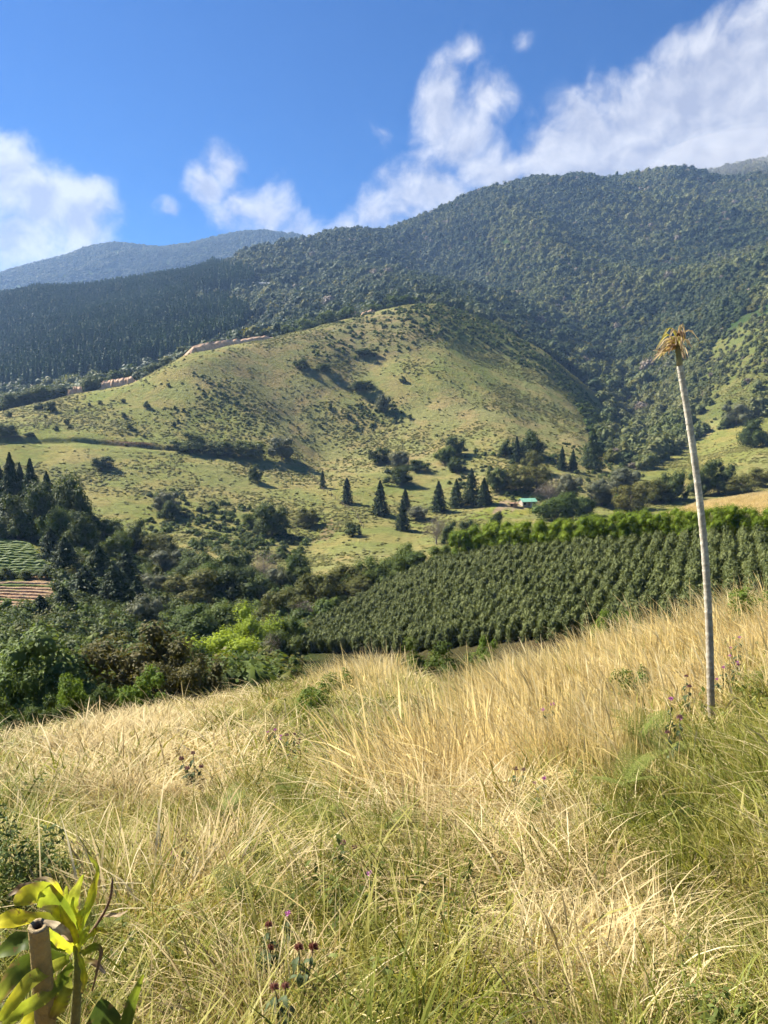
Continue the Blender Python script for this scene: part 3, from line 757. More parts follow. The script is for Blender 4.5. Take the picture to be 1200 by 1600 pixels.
for (kd, x, row, hp, wp, lab) in [
    ('dark', 300, 706, 30, 56, 'big dark bush at the left end of the hedge below the track'),
    ('dark', 345, 712, 22, 44, 'low dark bush second from the left in the track hedge'),
    ('dark', 388, 716, 27, 54, 'dark bush in the middle right of the track hedge'),
    ('grey', 440, 718, 38, 48, 'greyish bush at the right end of the track hedge'),
    ('dark', 399, 753, 27, 22, 'small round tree with a shadow below the track hedge'),
    ('dark', 160, 733, 20, 36, 'single spreading bush on the bright grass below the track'),
    ('dark', 8, 682, 20, 40, 'dark bush above the track at the picture edge'),
    ('dark', 46, 683, 8, 18, 'small dark bush sitting on the track bank'),
    ('dark', 470, 577, 17, 26, 'dark bush high on the pasture face below the ridge'),
    ('dark', 505, 580, 11, 26, 'low bush right of the dark bush high on the pasture'),
    ('dark', 562, 610, 15, 42, 'wide dark bush halfway up the pasture'),
    ('grey', 600, 644, 28, 28, 'round greyish tree above the scrub patch in mid pasture'),
    ('dark', 570, 556, 12, 36, 'wide bush near the top of the pasture'),
    ('dark', 630, 598, 10, 12, 'little bush right of the wide dark bush in mid pasture'),
    ('dark', 425, 836, 50, 56, 'olive round tree throwing a long shadow on the lower pasture'),
    ('olive', 478, 822, 30, 42, 'round bush with bare earth to its right on the lower pasture'),
    ('dark', 552, 838, 22, 26, 'small dark bush beside the lower fence line'),
    ('mid', 390, 822, 20, 28, 'small bush left of the tree with the long shadow'),
    ('dark', 335, 798, 12, 16, 'small bush alone above the scrubby lower slope'),
    ('dark', 592, 724, 24, 36, 'leftmost bush of the hedge left of the valley trees'),
    ('grey', 622, 730, 26, 40, 'greyish bush in the hedge left of the valley trees'),
    ('dark', 655, 736, 18, 34, 'low dark bush at the right end of the valley hedge'),
    ('dark', 622, 757, 30, 46, 'dark bush with shadow below the valley hedge'),
    ('dark', 712, 712, 30, 32, 'upper round tree of the pair above the conifer clump'),
    ('mid', 694, 724, 26, 30, 'left round tree of the group above the conifer clump'),
    ('dark', 713, 738, 24, 30, 'lower round tree of the group above the conifer clump'),
    ('dark', 826, 712, 38, 46, 'broad dark round tree behind the upper conifer'),
    ('dark', 790, 712, 24, 26, 'small round tree left of the upper conifer'),
    ('olive', 832, 738, 34, 34, 'olive tree at the foot of the broad dark tree'),
    ('dark', 776, 766, 36, 34, 'dark tree above the house drive'),
    ('olive', 806, 766, 40, 44, 'olive tree left in the row behind the house'),
    ('olive', 838, 768, 42, 48, 'olive tree behind the green roof'),
    ('twig', 858, 782, 34, 46, 'pinkish brown leafless tree right of the green roof'),
    ('grey', 890, 782, 44, 46, 'pale greyish tree right of the leafless tree'),
    ('mid', 868, 815, 46, 76, 'wide flat-topped green tree below the green roof'),
    ('mid', 905, 808, 32, 44, 'green tree right of the wide flat-topped tree'),
    ('grey', 940, 790, 44, 56, 'pale round tree in the valley below the gully'),
    ('olive', 985, 800, 46, 56, 'greyish olive tree in the middle of the valley bottom'),
    ('grey', 978, 765, 36, 56, 'pale tree in front of the pasture tongue'),
    ('olive', 1020, 785, 38, 50, 'olive tree at the edge of the pasture tongue'),
    ('dark', 1050, 782, 46, 46, 'dark tree left of the thin palm trunk'),
    ('dark', 1122, 772, 54, 50, 'big round dark tree right of the thin palm trunk'),
    ('dark', 1092, 775, 42, 36, 'dark tree just behind the thin palm trunk'),
    ('olive', 1158, 772, 32, 44, 'olive tree on the slope right of the round dark tree'),
    ('olive', 1188, 760, 30, 44, 'olive bush at the right picture edge'),
    ('dark', 1180, 700, 44, 50, 'dark tree on the shaded slope at the right picture edge'),
    ('grey', 1150, 665, 36, 44, 'greyish tree above the small pasture tongue'),
    ('twig', 682, 850, 46, 44, 'bare pale tree at the foot of the pasture'),
    ('dark', 704, 852, 38, 34, 'dark bush right of the bare pale tree'),
    ('dark', 733, 846, 34, 30, 'round dark tree above the end of the bamboo hedge'),
    ('grey', 655, 812, 22, 40, 'low greyish tree below the paired conifers'),
    ('mid', 775, 822, 24, 18, 'small upright bush on the green lawn by the house'),
    ('grey', 262, 802, 36, 40, 'greyish bush above the left wood'),
    ('dark', 268, 812, 30, 32, 'dark bush right of the greyish bush above the left wood')]:
    base_tree(kd, x, row, hp, wp, lab, G2, 'tree' if hp > 20 else 'bush', 'tree' if hp > 20 else 'bush', 200)
# small bushes dotted over the upper left pasture
G3 = 'small bushes dotted over the left pasture'
small = []
for (x, row, wp) in [(14, 652, 10), (57, 641, 8), (65, 640, 11), (79, 644, 18), (71, 653, 6), (104, 663, 9), (109, 670, 6), (88, 673, 8), (119, 644, 6), (140, 635, 6), (157, 632, 7), (193, 630, 7),
                     (194, 653, 9), (203, 670, 10), (230, 638, 12), (226, 684, 6), (263, 604, 6), (274, 640, 6), (287, 643, 6), (272, 667, 9), (278, 660, 6), (355, 700, 8), (545, 655, 9), (515, 640, 8), (640, 655, 8), (500, 668, 7)]:
    small.append((x, row, wp))
ORD = ['first', 'second', 'third', 'fourth', 'fifth', 'sixth', 'seventh', 'eighth', 'ninth', 'tenth', 'eleventh', 'twelfth', 'thirteenth', 'fourteenth', 'fifteenth', 'sixteenth', 'seventeenth', 'eighteenth', 'nineteenth', 'twentieth']
ORD += ['twenty-' + o for o in ORD[:9]] + ['thirtieth'] + ['thirty-' + o for o in ORD[:9]] + ['fortieth'] + ['forty-' + o for o in ORD[:9]]
for k, (x, row, wp) in enumerate(sorted(small)):
    base_tree('dark', x, row, wp * .95, wp, ('larger' if wp > 9 else 'small') + ' dark pasture bush, ' + ORD[k] + ' from the picture edge among those dotted above the track', G3, 'bush', 'bush', 200)

# left wood, valley thicket, trees at the edge of the coffee
GW = 'trees of the wood left of the valley'
for (kd, x, top, wp, Y, lab) in [
    ('cedar', 14, 706, 62, 205, 'tall pointed dark cypress at the left edge of the wood'),
    ('cedar', 46, 715, 56, 200, 'second pointed dark cypress beside the tallest in the left wood'),
    ('cedar', -30, 730, 70, 205, 'dark cypress half out of the picture'),
    ('cedar', -6, 712, 60, 212, 'pointed cypress top behind the tallest cypress of the left wood'), ('cedar', 30, 722, 54, 214, 'cypress between the two tallest in the left wood'),
    ('cedar', 72, 735, 54, 212, 'cypress right of the two tallest in the left wood'), ('cedar', 12, 760, 70, 198, 'cypress in front of the tallest cypresses of the left wood'),
    ('dark', 100, 740, 76, 205, 'dark crown at the top of the left wood'),
    ('dark', 128, 762, 60, 200, 'rounded dark crown at the right shoulder of the left wood'),
    ('dark', 66, 755, 72, 195, 'broad dark crown above the planted plot'),
    ('dark', 25, 775, 76, 194, 'wide dark crown over the planted plot'),
    ('mid', 88, 792, 60, 190, 'greener crown in the middle of the left wood'),
    ('dark', 120, 800, 62, 184, 'dark crown right of the greener crown in the left wood'),
    ('cedar', 78, 825, 54, 172, 'ragged dark cypress at the corner of the planted plot'),
    ('cedar', 100, 838, 66, 160, 'big ragged cypress right of the planted plot'),
    ('cedar', 152, 850, 70, 158, 'dark cypress in the middle of the lower wood'),
    ('cedar', 196, 858, 66, 162, 'dark cypress at the right of the lower wood'),
    ('cedar', 130, 885, 90, 140, 'massive dark cypress below the planted plot'),
    ('cedar', 178, 880, 90, 138, 'massive dark cypress right of its twin in the lower wood'),
    ('cedar', 212, 905, 70, 136, 'dark cypress at the shadowed right end of the lower wood'),
    ('cedar', 62, 930, 60, 122, 'short dark cypress under the ploughed rows'),
    ('cedar', 25, 950, 60, 120, 'short dark cypress at the lower left under the plot'),
    ('cedar', 98, 915, 64, 126, 'dark cypress over the big-leaved tree'),
    ('cedar', -15, 940, 60, 122, 'dark cypress cut by the left picture edge'),
    ('dark', 172, 808, 60, 200, 'round crown on the right flank of the left wood'),
    ('dark', 212, 812, 56, 205, 'round crown where the left wood meets the pasture'),
    ('mid', 180, 830, 50, 190, 'mid green crown on the right flank of the left wood'),
    ('olive', 246, 835, 60, 200, 'olive crown at the upper edge of the thicket'),
    ('grey', 258, 858, 52, 190, 'pale layered crown in the thicket'),
    ('dark', 300, 862, 78, 182, 'dark spreading crown in the middle of the thicket'),
    ('dark', 352, 858, 84, 178, 'large dark crown right in the thicket'),
    ('mid', 330, 880, 70, 168, 'mid green crown in the thicket'),
    ('dark', 378, 885, 80, 166, 'dark round crown at the shadowed foot of the thicket'),
    ('olive', 300, 892, 96, 158, 'broad olive crown in front of the thicket'),
    ('grey', 238, 895, 48, 158, 'pale flat layered tree at the right of the dark cypresses'),
    ('grey', 226, 930, 66, 128, 'greyish green layered tree in front of the dark cypresses'),
    ('twig', 412, 862, 56, 200, 'grey leafless thicket tree on the lower pasture'),
    ('grey', 432, 886, 44, 190, 'small grey tree under the leafless thicket tree'),
    ('mid', 458, 862, 50, 200, 'fresh green round tree at the foot of the pasture'),
    ('dark', 466, 885, 44, 190, 'dark tree below the fresh green round tree'),
    ('mid', 288, 952, 110, 118, 'low green scrub tree filling the gully'),
    ('mid', 345, 948, 90, 122, 'low green bush on the gully side'),
    ('olive', 440, 920, 76, 140, 'olive crown left of the dead branches'),
    ('olive', 492, 895, 84, 150, 'tall olive tree beside the coffee with dead branches below'),
    ('olive', 540, 882, 80, 156, 'olive tree at the upper left corner of the coffee'),
    ('mid', 590, 872, 66, 160, 'green tree on the upper left edge of the coffee'),
    ('mid', 626, 850, 54, 168, 'bright topped tree on the coffee edge under the pasture foot'),
    ('mid', 660, 862, 52, 150, 'rounded tree on the upper coffee edge'),
    ('mid', 694, 850, 50, 148, 'tree joining the bamboo hedge on its left'),
    ('olive', 565, 902, 50, 150, 'low olive tree bordering the coffee'),
    ('twig', 470, 938, 56, 138, 'tangle of bare dead branches beside the olive tree'),
    ('bright', 395, 948, 92, 105, 'yellow-green tree in the gully left of the coffee'),
    ('mid', 458, 962, 52, 108, 'green bush at the lower left corner of the coffee'),
    ('dark', 440, 985, 60, 92, 'dark bush under the yellow-green gully tree'),
    ('bright', 352, 992, 124, 70, 'bright lime green dome-shaped bush behind the grass crest'),
    ('twig', 414, 992, 46, 72, 'grey twiggy leafless bush beside the lime green bush'),
    ('mid', 300, 1010, 70, 62, 'green bush left of the lime green bush')]:
    top_tree(kd, x, top, wp, Y, lab, GW)

# undergrowth that fills the gully and the wood floor
P, s = sample(30000, 40, 245, .66)
px, py = project(P[:, 0], P[:, 1], P[:, 2])
edge = np.interp(P[:, 1], [40, 100, 150, 200, 245], [430, 450, 540, 440, 160])
ok = (px < edge) & ~inpoly(px, py, [(-500, 960), (-500, 832), (50, 832), (92, 858), (92, 950), (40, 965)]) & (rng.random(len(P)) < np.clip(.5 + fbm(P[:, 0] / 14, P[:, 1] / 14, 87, 2), .1, 1) * np.interp(P[:, 1], [40, 200, 245], [1, .8, .25]))
P = P[ok]; n = len(P); big = rng.uniform(.9, 2.6, n); P[:, 2] += big * .3
UNDER = [crown('undergrowth', m_, nl=9, leaves=520, ls=0.17, squash=.85, core=.7, spread=.55, lobe=(.3, .46))[0] for m_ in (M_DARK, M_MID, M_OLV, M_MID, M_DARK)]
scatter('gully_undergrowth', UNDER, P, yaw(n), big, rng.integers(0, 5, n), 'tangled green undergrowth on the floor of the wood and gully', 'undergrowth')

# bushes close behind the grass crest, with leaves big enough to see
def near_crown(nm, m, n, **kw):
    KIND[nm] = []
    for k in range(n):
        me, c = crown(nm + '_crown', m, **kw); KIND[nm].append((me, trunk_mesh(nm + '_trunk', c, r0=.035, limbs=12)))
near_crown('bigleaf', M_BIGLEAF, 2, nl=34, leaves=7000, ls=0.075, aspect=.5, spread=.78, lobe=(.16, .3), core=.62, droop=.8)
near_crown('brownleaf', mat_leaf('bronze_leaves', [(0.05, 0.06, 0.018), (0.085, 0.085, 0.026), (0.15, 0.12, 0.04)], .3), 2, nl=34, leaves=7000, ls=0.06, spread=.8, lobe=(.15, .28), core=.6)
near_crown('leafy', M_MID, 2, nl=28, leaves=6000, ls=0.07, spread=.75, lobe=(.18, .32), core=.6)
near_crown('leafybright', mat_leaf('lime_leaves', [(0.08, 0.13, 0.018), (0.12, 0.19, 0.028), (0.18, 0.25, 0.045)], .4), 2, nl=26, leaves=5200, ls=0.08, spread=.75, lobe=(.18, .3), core=.55)
GN_ = 'leafy trees just behind the grass crest'
for (kd, x, top, wp, Y, lab) in [
    ('bigleaf', 85, 975, 210, 40, 'big-leaved glossy tree behind the grass at the left'),
    ('bigleaf', 5, 1015, 150, 37, 'glossy-leaved tree cut by the left picture edge'),
    ('brownleaf', 205, 978, 170, 42, 'bronze-green tree right of the big-leaved tree'),
    ('brownleaf', 280, 1010, 120, 40, 'dim bronze-green bush next to the lime green dome'),
    ('leafybright', 108, 1052, 62, 31, 'light green upright bush in front of the big-leaved tree'),
    ('leafybright', 222, 1048, 78, 33, 'bright green rounded bush at the grass crest'),
    ('leafy', 165, 1072, 70, 30, 'low green bush between the two light green bushes'),
    ('leafy', 20, 1095, 90, 27, 'dark green bush low at the left picture edge'),
    ('leafy', 70, 1085, 70, 28, 'low shaded bush under the big-leaved tree'),
    ('leafy', 318, 1040, 80, 42, 'green bush left of the golden grass patch'),
    ('leafy', 395, 1038, 70, 46, 'dark green bush under the lime green dome'),
    ('leafy', 452, 1030, 60, 48, 'dark green bush at the coffee corner behind the grass'),
    ('leafy', 655, 1000, 76, 30, 'dark leafy bush in the dip behind the grass crest'),
    ('leafy', 712, 1006, 96, 28, 'leafy bush right in the dip behind the grass crest'),
    ('leafybright', 760, 1000, 50, 28, 'light leafy bush peeping over the tall golden grass'),
    ('leafybright', 945, 958, 50, 28, 'light green bush at the foot of the coffee rows'),
    ('leafybright', 985, 955, 44, 27, 'small light bush right of the light green bush at the coffee foot')]:
    top_tree(kd, x, top, wp, Y, lab, GN_)
print('trees done')
# ------------------------------------------------------------------ coffee field
COF = [crown('coffee_bush', M_COFFEE, nl=13, leaves=620, ls=0.20, aspect=.5, spread=.5, lobe=(.3, .46), squash=1.0, core=.72, droop=.5)[0] for _ in range(5)]
rd = np.array([0.45, 1.0]); rd /= np.linalg.norm(rd); rp = np.array([rd[1], -rd[0]])
pts = []
for i in range(-80, 100):
    for j in range(20, 210):
        q = rp * (i * 1.75) + rd * (j * 1.05 + 0.5 * (i % 2)); pts.append((q[0], q[1]))
pts = np.array(pts) + rng.normal(0, .10, (len(pts), 2))
X, Y = pts[:, 0], pts[:, 1]; s = X / (Y + OFF); Z = H(X, Y)
px, py = project(X, Y, Z)
ok = (Y < fline(6, s) - 2.5) & (Y > fline(5, s) + 1) & inpoly(px, py, [(455, 1030), (480, 990), (560, 945), (640, 905), (715, 870), (800, 855), (1000, 840), (1250, 825), (1400, 820), (1400, 1040), (700, 1060)])
P = np.stack([X, Y, Z], 1)[ok]
ok2 = (np.abs(P[:, 0] / (P[:, 1] + OFF)) < 0.60); P = P[ok2]
sz = rng.uniform(0.9, 1.2, len(P)) * 1.02
top = P + np.stack([0 * sz, 0 * sz, 2.0 * sz], 1)
px, py = project(top[:, 0], top[:, 1], top[:, 2])
vis = visible(P + np.array([0, 0, 1.3])) & (px > 5) & (px < 1195)
# grass crest in front hides the lowest bushes
order = np.argsort(P[:, 1])
near = [k for k in order if vis[k]][:300]
rest = np.setdiff1d(np.arange(len(P)), near)
for k in near:
    o = obj('coffee_bush', COF[k % 5], loc=(P[k, 0], P[k, 1], P[k, 2] + 1.0 * sz[k])); o.scale = (sz[k] * .74, sz[k] * .74, sz[k] * 1.2); o.rotation_euler = (0, 0, rng.random() * 6.28)
    tag(o, 'dark green coffee bush in the nearer planted rows behind the golden grass', 'coffee bush', 'coffee bushes planted in rows')
n = len(rest); Q = P[rest].copy(); Q[:, 2] += sz[rest]
scatter('coffee_rows', COF, Q, yaw(n), np.stack([sz[rest] * .74, sz[rest] * .74, sz[rest] * 1.2], 1), rng.integers(0, 5, n), 'farther rows of dark coffee bushes up to the bamboo hedge', 'coffee')

# bamboo hedge along the top of the coffee
BAM = []
for k in range(4):
    nl = 16; me, c = crown('bamboo_crown', M_BAMBOO, nl=24, leaves=5200, ls=0.085, aspect=.22, spread=.72, lobe=(.2, .34), squash=1.0, core=.6, droop=.7)
    b = MB()
    for q in range(7):
        a, b_ = random.uniform(-.3, .3), random.uniform(-.3, .3)
        b.tube([(a * .5, b_ * .5, -1.5), (a, b_, -.4), (a * 1.6, b_ * 1.6, .5)], [.03, .026, .012], 5)
    BAM.append((me, b.build('bamboo_stems', mat_plain('bamboo_stem', (0.22, 0.2, 0.08), .6, .3, 3) if k == 0 else MATS['bamboo_stem'], True)))
x = 722.0; k = 0
while x < 1270:
    Yt = float(np.interp(x, [720, 800, 900, 1000, 1100, 1200, 1300], [134, 127, 117, 109.5, 102.5, 97.5, 95])) - 0.3 + rng.normal(0, .4)
    row = float(np.interp(x, [720, 800, 900, 1000, 1100, 1200, 1300], [868, 860, 855, 850, 845, 840, 833]))
    q = at_depth(x, row, Yt); z = float(H(q.x, q.y)); h = float(np.interp(x, [720, 1000, 1200], [5.6, 5.2, 4.6])) * rng.uniform(.93, 1.08); wd = h * .8
    e = bpy.data.objects.new('bamboo_clump', None); COL.objects.link(e); e.location = (q.x, q.y, z); e.rotation_euler = (0, 0, rng.random() * 6.28)
    me, st = BAM[k % 4]
    c = obj('foliage', me, e, (0, 0, h * .56)); c.scale = (wd * .55, wd * .55, h * .44)
    c = obj('stems', st, e, (0, 0, h * .60)); c.scale = (wd * .5, wd * .5, h * .42)
    tag(e, 'yellow-green bamboo clump, ' + ORD[k] + ' from the valley end of the hedge above the coffee', 'bamboo', 'bamboo clumps of the hedge above the coffee')
    x += 30 * (100 / Yt) * rng.uniform(.42, .62); k += 1

# golden grass field behind the hedge
def tuft(name, m, n=26, h=(.25, .5), w=.006, rad=.12, curl=(.2, .7), lean=(0, 0), segs=3, head=0.0):
    hh = rng.uniform(h[0], h[1], n); a = rng.random(n) * 6.283; r = rad * np.sqrt(rng.random(n)); cu = rng.uniform(curl[0], curl[1], n)
    az = a + rng.normal(0, .6, n)
    base = np.stack([np.cos(a) * r, np.sin(a) * r, np.full(n, -.03)], 1)
    dr = np.stack([np.cos(az) + lean[0] * 2, np.sin(az) + lean[1] * 2, np.zeros(n)], 1); dr /= np.maximum(1, np.linalg.norm(dr, axis=1, keepdims=True))
    face = rng.random(n) * 3.14159; sd = np.stack([np.cos(face), np.sin(face), np.zeros(n)], 1)
    V = np.zeros((n, segs + 1, 2, 3)); wi = w * rng.choice([.6, .9, 1.3, 2.0], n); hd = rng.random(n) < head
    for j in range(segs + 1):
        t = j / segs
        c = base + np.array([0, 0, 1.0]) * (hh * (t - cu * .45 * t * t))[:, None] + dr * (hh * cu * t ** 1.8)[:, None]
        wd = wi * ((1 - t) ** .6 + .12)
        if j == segs - 1: wd = np.where(hd, np.minimum(wi, w) * 2.2, wd)
        V[:, j, 0] = c - sd * wd[:, None] / 2; V[:, j, 1] = c + sd * wd[:, None] / 2
    base_i = np.arange(n)[:, None] * (segs + 1) * 2
    F = np.concatenate([base_i + np.array([2 * j, 2 * j + 1, 2 * j + 3, 2 * j + 2]) for j in range(segs)], 0)
    return mesh(name, V.reshape(-1, 3), F, m)
M_GOLD = mat_leaf('golden_grass', [(0.36, 0.28, 0.12), (0.66, 0.56, 0.30), (0.86, 0.78, 0.52)], .5, rough=.5, tcol=(1.1, 1, .75), iw=.85, varscale=.7)
M_STRAW = mat_leaf('straw_grass', [(0.24, 0.175, 0.08), (0.56, 0.45, 0.22), (0.82, 0.72, 0.45)], .3, rough=.55, tcol=(1.1, 1, .7), iw=.85, varscale=.9)
M_GREEN = mat_leaf('green_grass', [(0.07, 0.09, 0.015), (0.20, 0.225, 0.04), (0.42, 0.43, 0.11)], .4, rough=.45, iw=.85, varscale=.9)
M_OLGR = mat_leaf('olive_grass', [(0.12, 0.115, 0.022), (0.32, 0.30, 0.075), (0.58, 0.52, 0.20)], .35, rough=.5, iw=.85, varscale=.9)
FARG = [tuft('field_tuft', M_GOLD, 40, (.5, 1.0), .05, .8, (.1, .5), (-.3, 0)) for _ in range(3)]
P, s = sample(120000, 100, 175, .62)
px, py = project(P[:, 0], P[:, 1], P[:, 2])
ok = (P[:, 1] > fline(6, s) + 7) & (P[:, 1] < fline(8, s) - 30) & (px + 14 * fbm(P[:, 0] / 6, P[:, 1] / 6, 91, 2) > 1000) & (rng.random(len(P)) < .9)
P = P[ok]; n = len(P)
scatter('golden_field', FARG, P, yaw(n), rng.uniform(.5, 1.0, n), rng.integers(0, 3, n), 'golden dry grass field on the rise behind the bamboo hedge', 'grass')

# planted plot: crop rows left of the wood
ROWM = mat_leaf('crop_leaves', [(0.07, 0.11, 0.02), (0.12, 0.17, 0.03), (0.17, 0.22, 0.05)], .3)
M_SOIL = mat_plain('ploughed_soil', (0.36, 0.24, 0.15), .95, .25, 3, .3)
def crop_row(Y, x0, x1, m, w_, h_, lab, grp, nm):
    b0 = at_depth(x0, 900, Y).x; b1 = at_depth(x1, 900, Y).x; n = 40
    V, Fq = [], []
    for i in range(n + 1):
        xx = b0 + (b1 - b0) * i / n; yy = Y + .25 * math.sin(xx * .25); z = float(H(xx, yy)); hh = h_ * (0.7 + .6 * rng.random())
        for (dy, dz) in ((-w_ / 2, -.1), (-w_ * .3, hh * .75), (0, hh), (w_ * .3, hh * .75), (w_ / 2, -.1)):
            V.append((xx + rng.normal(0, .06), yy + dy * (0.85 + .3 * rng.random()), z + dz))
    for i in range(n):
        for k in range(4): Fq.append((i * 5 + k, (i + 1) * 5 + k, (i + 1) * 5 + k + 1, i * 5 + k + 1))
    me = mesh(nm, V, Fq, m, False); o = obj(nm, me); tag(o, lab, 'crop row', grp); return o
Y = 128.0; i = 0
while Y < 149:
    crop_row(Y, -160, 84, M_SOIL if i % 5 < 4 else ROWM, .9, .32, 'reddish earth ridge of the ploughed plot, ' + ORD[i] + ' from its lower edge', 'ploughed ridges of the lower plot', 'soil_ridge'); Y += 2.0; i += 1
Y = 156.0; i = 0
while Y < 190:
    crop_row(Y, -160, float(np.interp(Y, [156, 190], [84, 45])), ROWM, 1.3, .7, 'green crop row on the upper planted plot, ' + ORD[i] + ' from its lower edge', 'green crop rows of the upper plot', 'crop_row'); Y += 2.3; i += 1
for k, (x, wp) in enumerate([(10, 34), (45, 30), (70, 26)]):
    top_tree('dark', x, [886, 890, 888][k], wp, 152.5, ['low hedge bush at the left between the two plots', 'low hedge bush in the middle between the two plots', 'low hedge bush at the right between the two plots'][k], 'hedge bushes between the plots', 'bush', 'bush')

# ------------------------------------------------------------------ earth banks of the ridge road
M_DIRT = mat_plain('orange_earth', (0.58, 0.38, 0.24), .95, .3, .35, .8)
def bank(pts, Yoff, lab, hmul=1.0):
    """pts: x, bottom row, top row along the ridge; a solid cut face with a rounded back"""
    V, Fq = [], []; m = 26
    xs = [p[0] for p in pts]
    for i in range(m + 1):
        x = xs[0] + (xs[-1] - xs[0]) * i / m
        rb = np.interp(x, xs, [p[1] for p in pts]); rt = np.interp(x, xs, [p[2] for p in pts]) + rng.normal(0, .5)
        Yr = float(np.interp((x - 600) / F_PX, S, FY[11])) + Yoff
        b = at_depth(x, rb + 3, Yr - 3); t = at_depth(x, rt, Yr + 3); e = min(i, m - i) / 4; e = min(1, e)
        zb = min(b.z, float(H(b.x, b.y)) - 1); h = max(.3, 1.35 * (t.z - b.z)) * (0.25 + .75 * e)
        jit = rng.normal(0, .35, 4)
        prof = [(-3, zb), (-1.2 + jit[0], b.z + h * .35), (.6 + jit[1], b.z + h * .8), (3 + jit[2], b.z + h), (8, b.z + h * .9), (14, b.z - 4)]
        for (dy, z) in prof: V.append((b.x * (Yr + dy) / (Yr - 3), Yr + dy, z))
    for i in range(m):
        for k in range(5): Fq.append((i * 6 + k, (i + 1) * 6 + k, (i + 1) * 6 + k + 1, i * 6 + k + 1))
    o = obj('earth_bank', mesh('earth_bank', V, Fq, M_DIRT, False)); tag(o, lab, 'earth bank'); return o
bank([(278, 562, 557), (300, 558, 546), (330, 552, 540), (375, 541, 534), (438, 528, 524)], 1, 'long orange earth cut along the ridge road below the pines')
bank([(150, 612, 604), (165, 610, 600), (195, 604, 595), (216, 598, 590)], 2, 'orange earth bank at the left end of the ridge, larger of two')
bank([(103, 622, 613), (118, 620, 609), (132, 617, 608)], 2, 'small orange earth bank left of the larger one on the ridge')
bank([(560, 497, 493), (578, 494, 488), (600, 490, 484)], 2, 'small tan earth cut near the top of the ridge')
# ridge road shrubs
GR = 'shrubs along the ridge'
for rk, (x, row, wp, hp) in enumerate(sorted([(25, 640, 50, 26), (60, 628, 44, 24), (95, 618, 40, 22), (145, 605, 34, 26), (240, 588, 30, 18), (262, 578, 26, 16), (140, 620, 20, 20), (455, 527, 26, 16), (480, 520, 30, 18), (510, 512, 30, 20), (540, 503, 30, 22), (585, 487, 24, 14), (620, 482, 30, 18), (640, 478, 30, 16), (70, 606, 46, 26), (25, 612, 40, 24)])):
    Yr = float(np.interp((x - 600) / F_PX, S, FY[11])) + 8
    q = at_depth(x, row, Yr); z = float(H(q.x, q.y)); k = Yr / F_PX
    tree('mid' if x > 400 else 'dark', Vector((q.x, q.y, z - .3)), max(1.5, hp * k), wp * k, 'leafy shrub on the pasture ridge line, ' + ORD[rk] + ' from the picture edge', GR, 'shrub', 'shrub')

# ------------------------------------------------------------------ buildings
M_WALL = mat_plain('whitewash', (0.40, 0.33, 0.28), .85, .15, 1.2)
M_MINT = mat_plain('mint_roof', (0.20, 0.42, 0.29), .6, .15, .8)
M_TIN = mat_plain('tin_roof', (0.62, 0.63, 0.64), .4, .15, .5)
M_GLASS = mat_plain('window_dark', (0.03, 0.035, 0.04), .15, .1, 1)
M_WOOD = mat_plain('timber', (0.28, 0.17, 0.10), .8, .3, 3)
def house(pos, L, W, Hh, roofm, wallm, rz, label, nwin, pitch=.28, name='house', over=.5):
    e = bpy.data.objects.new(name, None); COL.objects.link(e); e.location = pos; e.rotation_euler = (0, 0, rz)
    b = MB(); b.box((0, 0, Hh / 2 - .6), (L, W, Hh + 1.2)); obj('wall', b.build('wall', wallm), e)
    rh = W * pitch; ol, ow = L / 2 + over, W / 2 + over; z = Hh + .02; t = .12
    V = [(-ol, -ow, z), (ol, -ow, z), (ol, 0, z + rh), (-ol, 0, z + rh), (-ol, ow, z), (ol, ow, z)]
    V += [(a, b_, c + t) for a, b_, c in V]
    Fq = [(6, 7, 8, 9), (9, 8, 11, 10), (0, 3, 2, 1), (3, 4, 5, 2), (0, 1, 7, 6), (4, 10, 11, 5), (0, 6, 9, 3), (3, 9, 10, 4), (1, 2, 8, 7), (2, 5, 11, 8)]
    obj('roof', mesh('roof', V, Fq, roofm), e)
    b = MB(); b.add([(-L / 2, -W / 2, Hh), (-L / 2, W / 2, Hh), (-L / 2, 0, Hh + rh), (L / 2, -W / 2, Hh), (L / 2, W / 2, Hh), (L / 2, 0, Hh + rh)], [(0, 2, 1), (3, 4, 5)]); obj('gable', b.build('gable', wallm), e)
    wb = MB(); wb.box((0, 0, 0), (L / nwin * .45, .08, 1.1)); wm = wb.build('window', M_GLASS)
    for i in range(nwin):
        if i == nwin // 2:
            d = MB(); d.box((0, 0, 0), (1.0, .08, 2.0)); obj('door', d.build('door', M_WOOD), e, (-L / 2 + L * (i + .5) / nwin, -W / 2 - .02, 1.0))
        else: obj('window', wm, e, (-L / 2 + L * (i + .5) / nwin, -W / 2 - .02, Hh * .58))
    tag(e, label, 'house' if name == 'house' else 'building'); return e
p = hit(824, 790, 200); house(p, 6.5, 4.6, 1.8, M_MINT, M_WALL, R(12), 'small house with a mint green roof in the valley clearing', 3, .30)
p = hit(803, 792, 200); house(p, 3, 2.4, 1.4, M_WOOD, M_WOOD, R(-20), 'little timber shed left of the mint green roof', 2, .2, 'shed', .3)
def far_building(x, row, wp, hp, Y, lab, n):
    q = at_depth(x, row, Y); k = Y / F_PX
    # stands on its own levelled terrace
    z = q.z - hp * k * .5
    zz = float(H(q.x, q.y))
    e = house(Vector((q.x, q.y, z)), wp * k, 9, max(3.0, hp * k * .75), M_TIN, M_WALL, R(4), lab, n, .18, 'long_building', .8)
    b = MB(); b.box((0, 0, -(z - zz + 6) / 2 - .7), (wp * k + 6, 14, max(1.0, z - zz + 6))); obj('terrace', b.build('terrace', M_BARK), e)
far_building(408, 445, 26, 6, 1180, 'longest white roofed building on the forested mountainside at the left', 9)
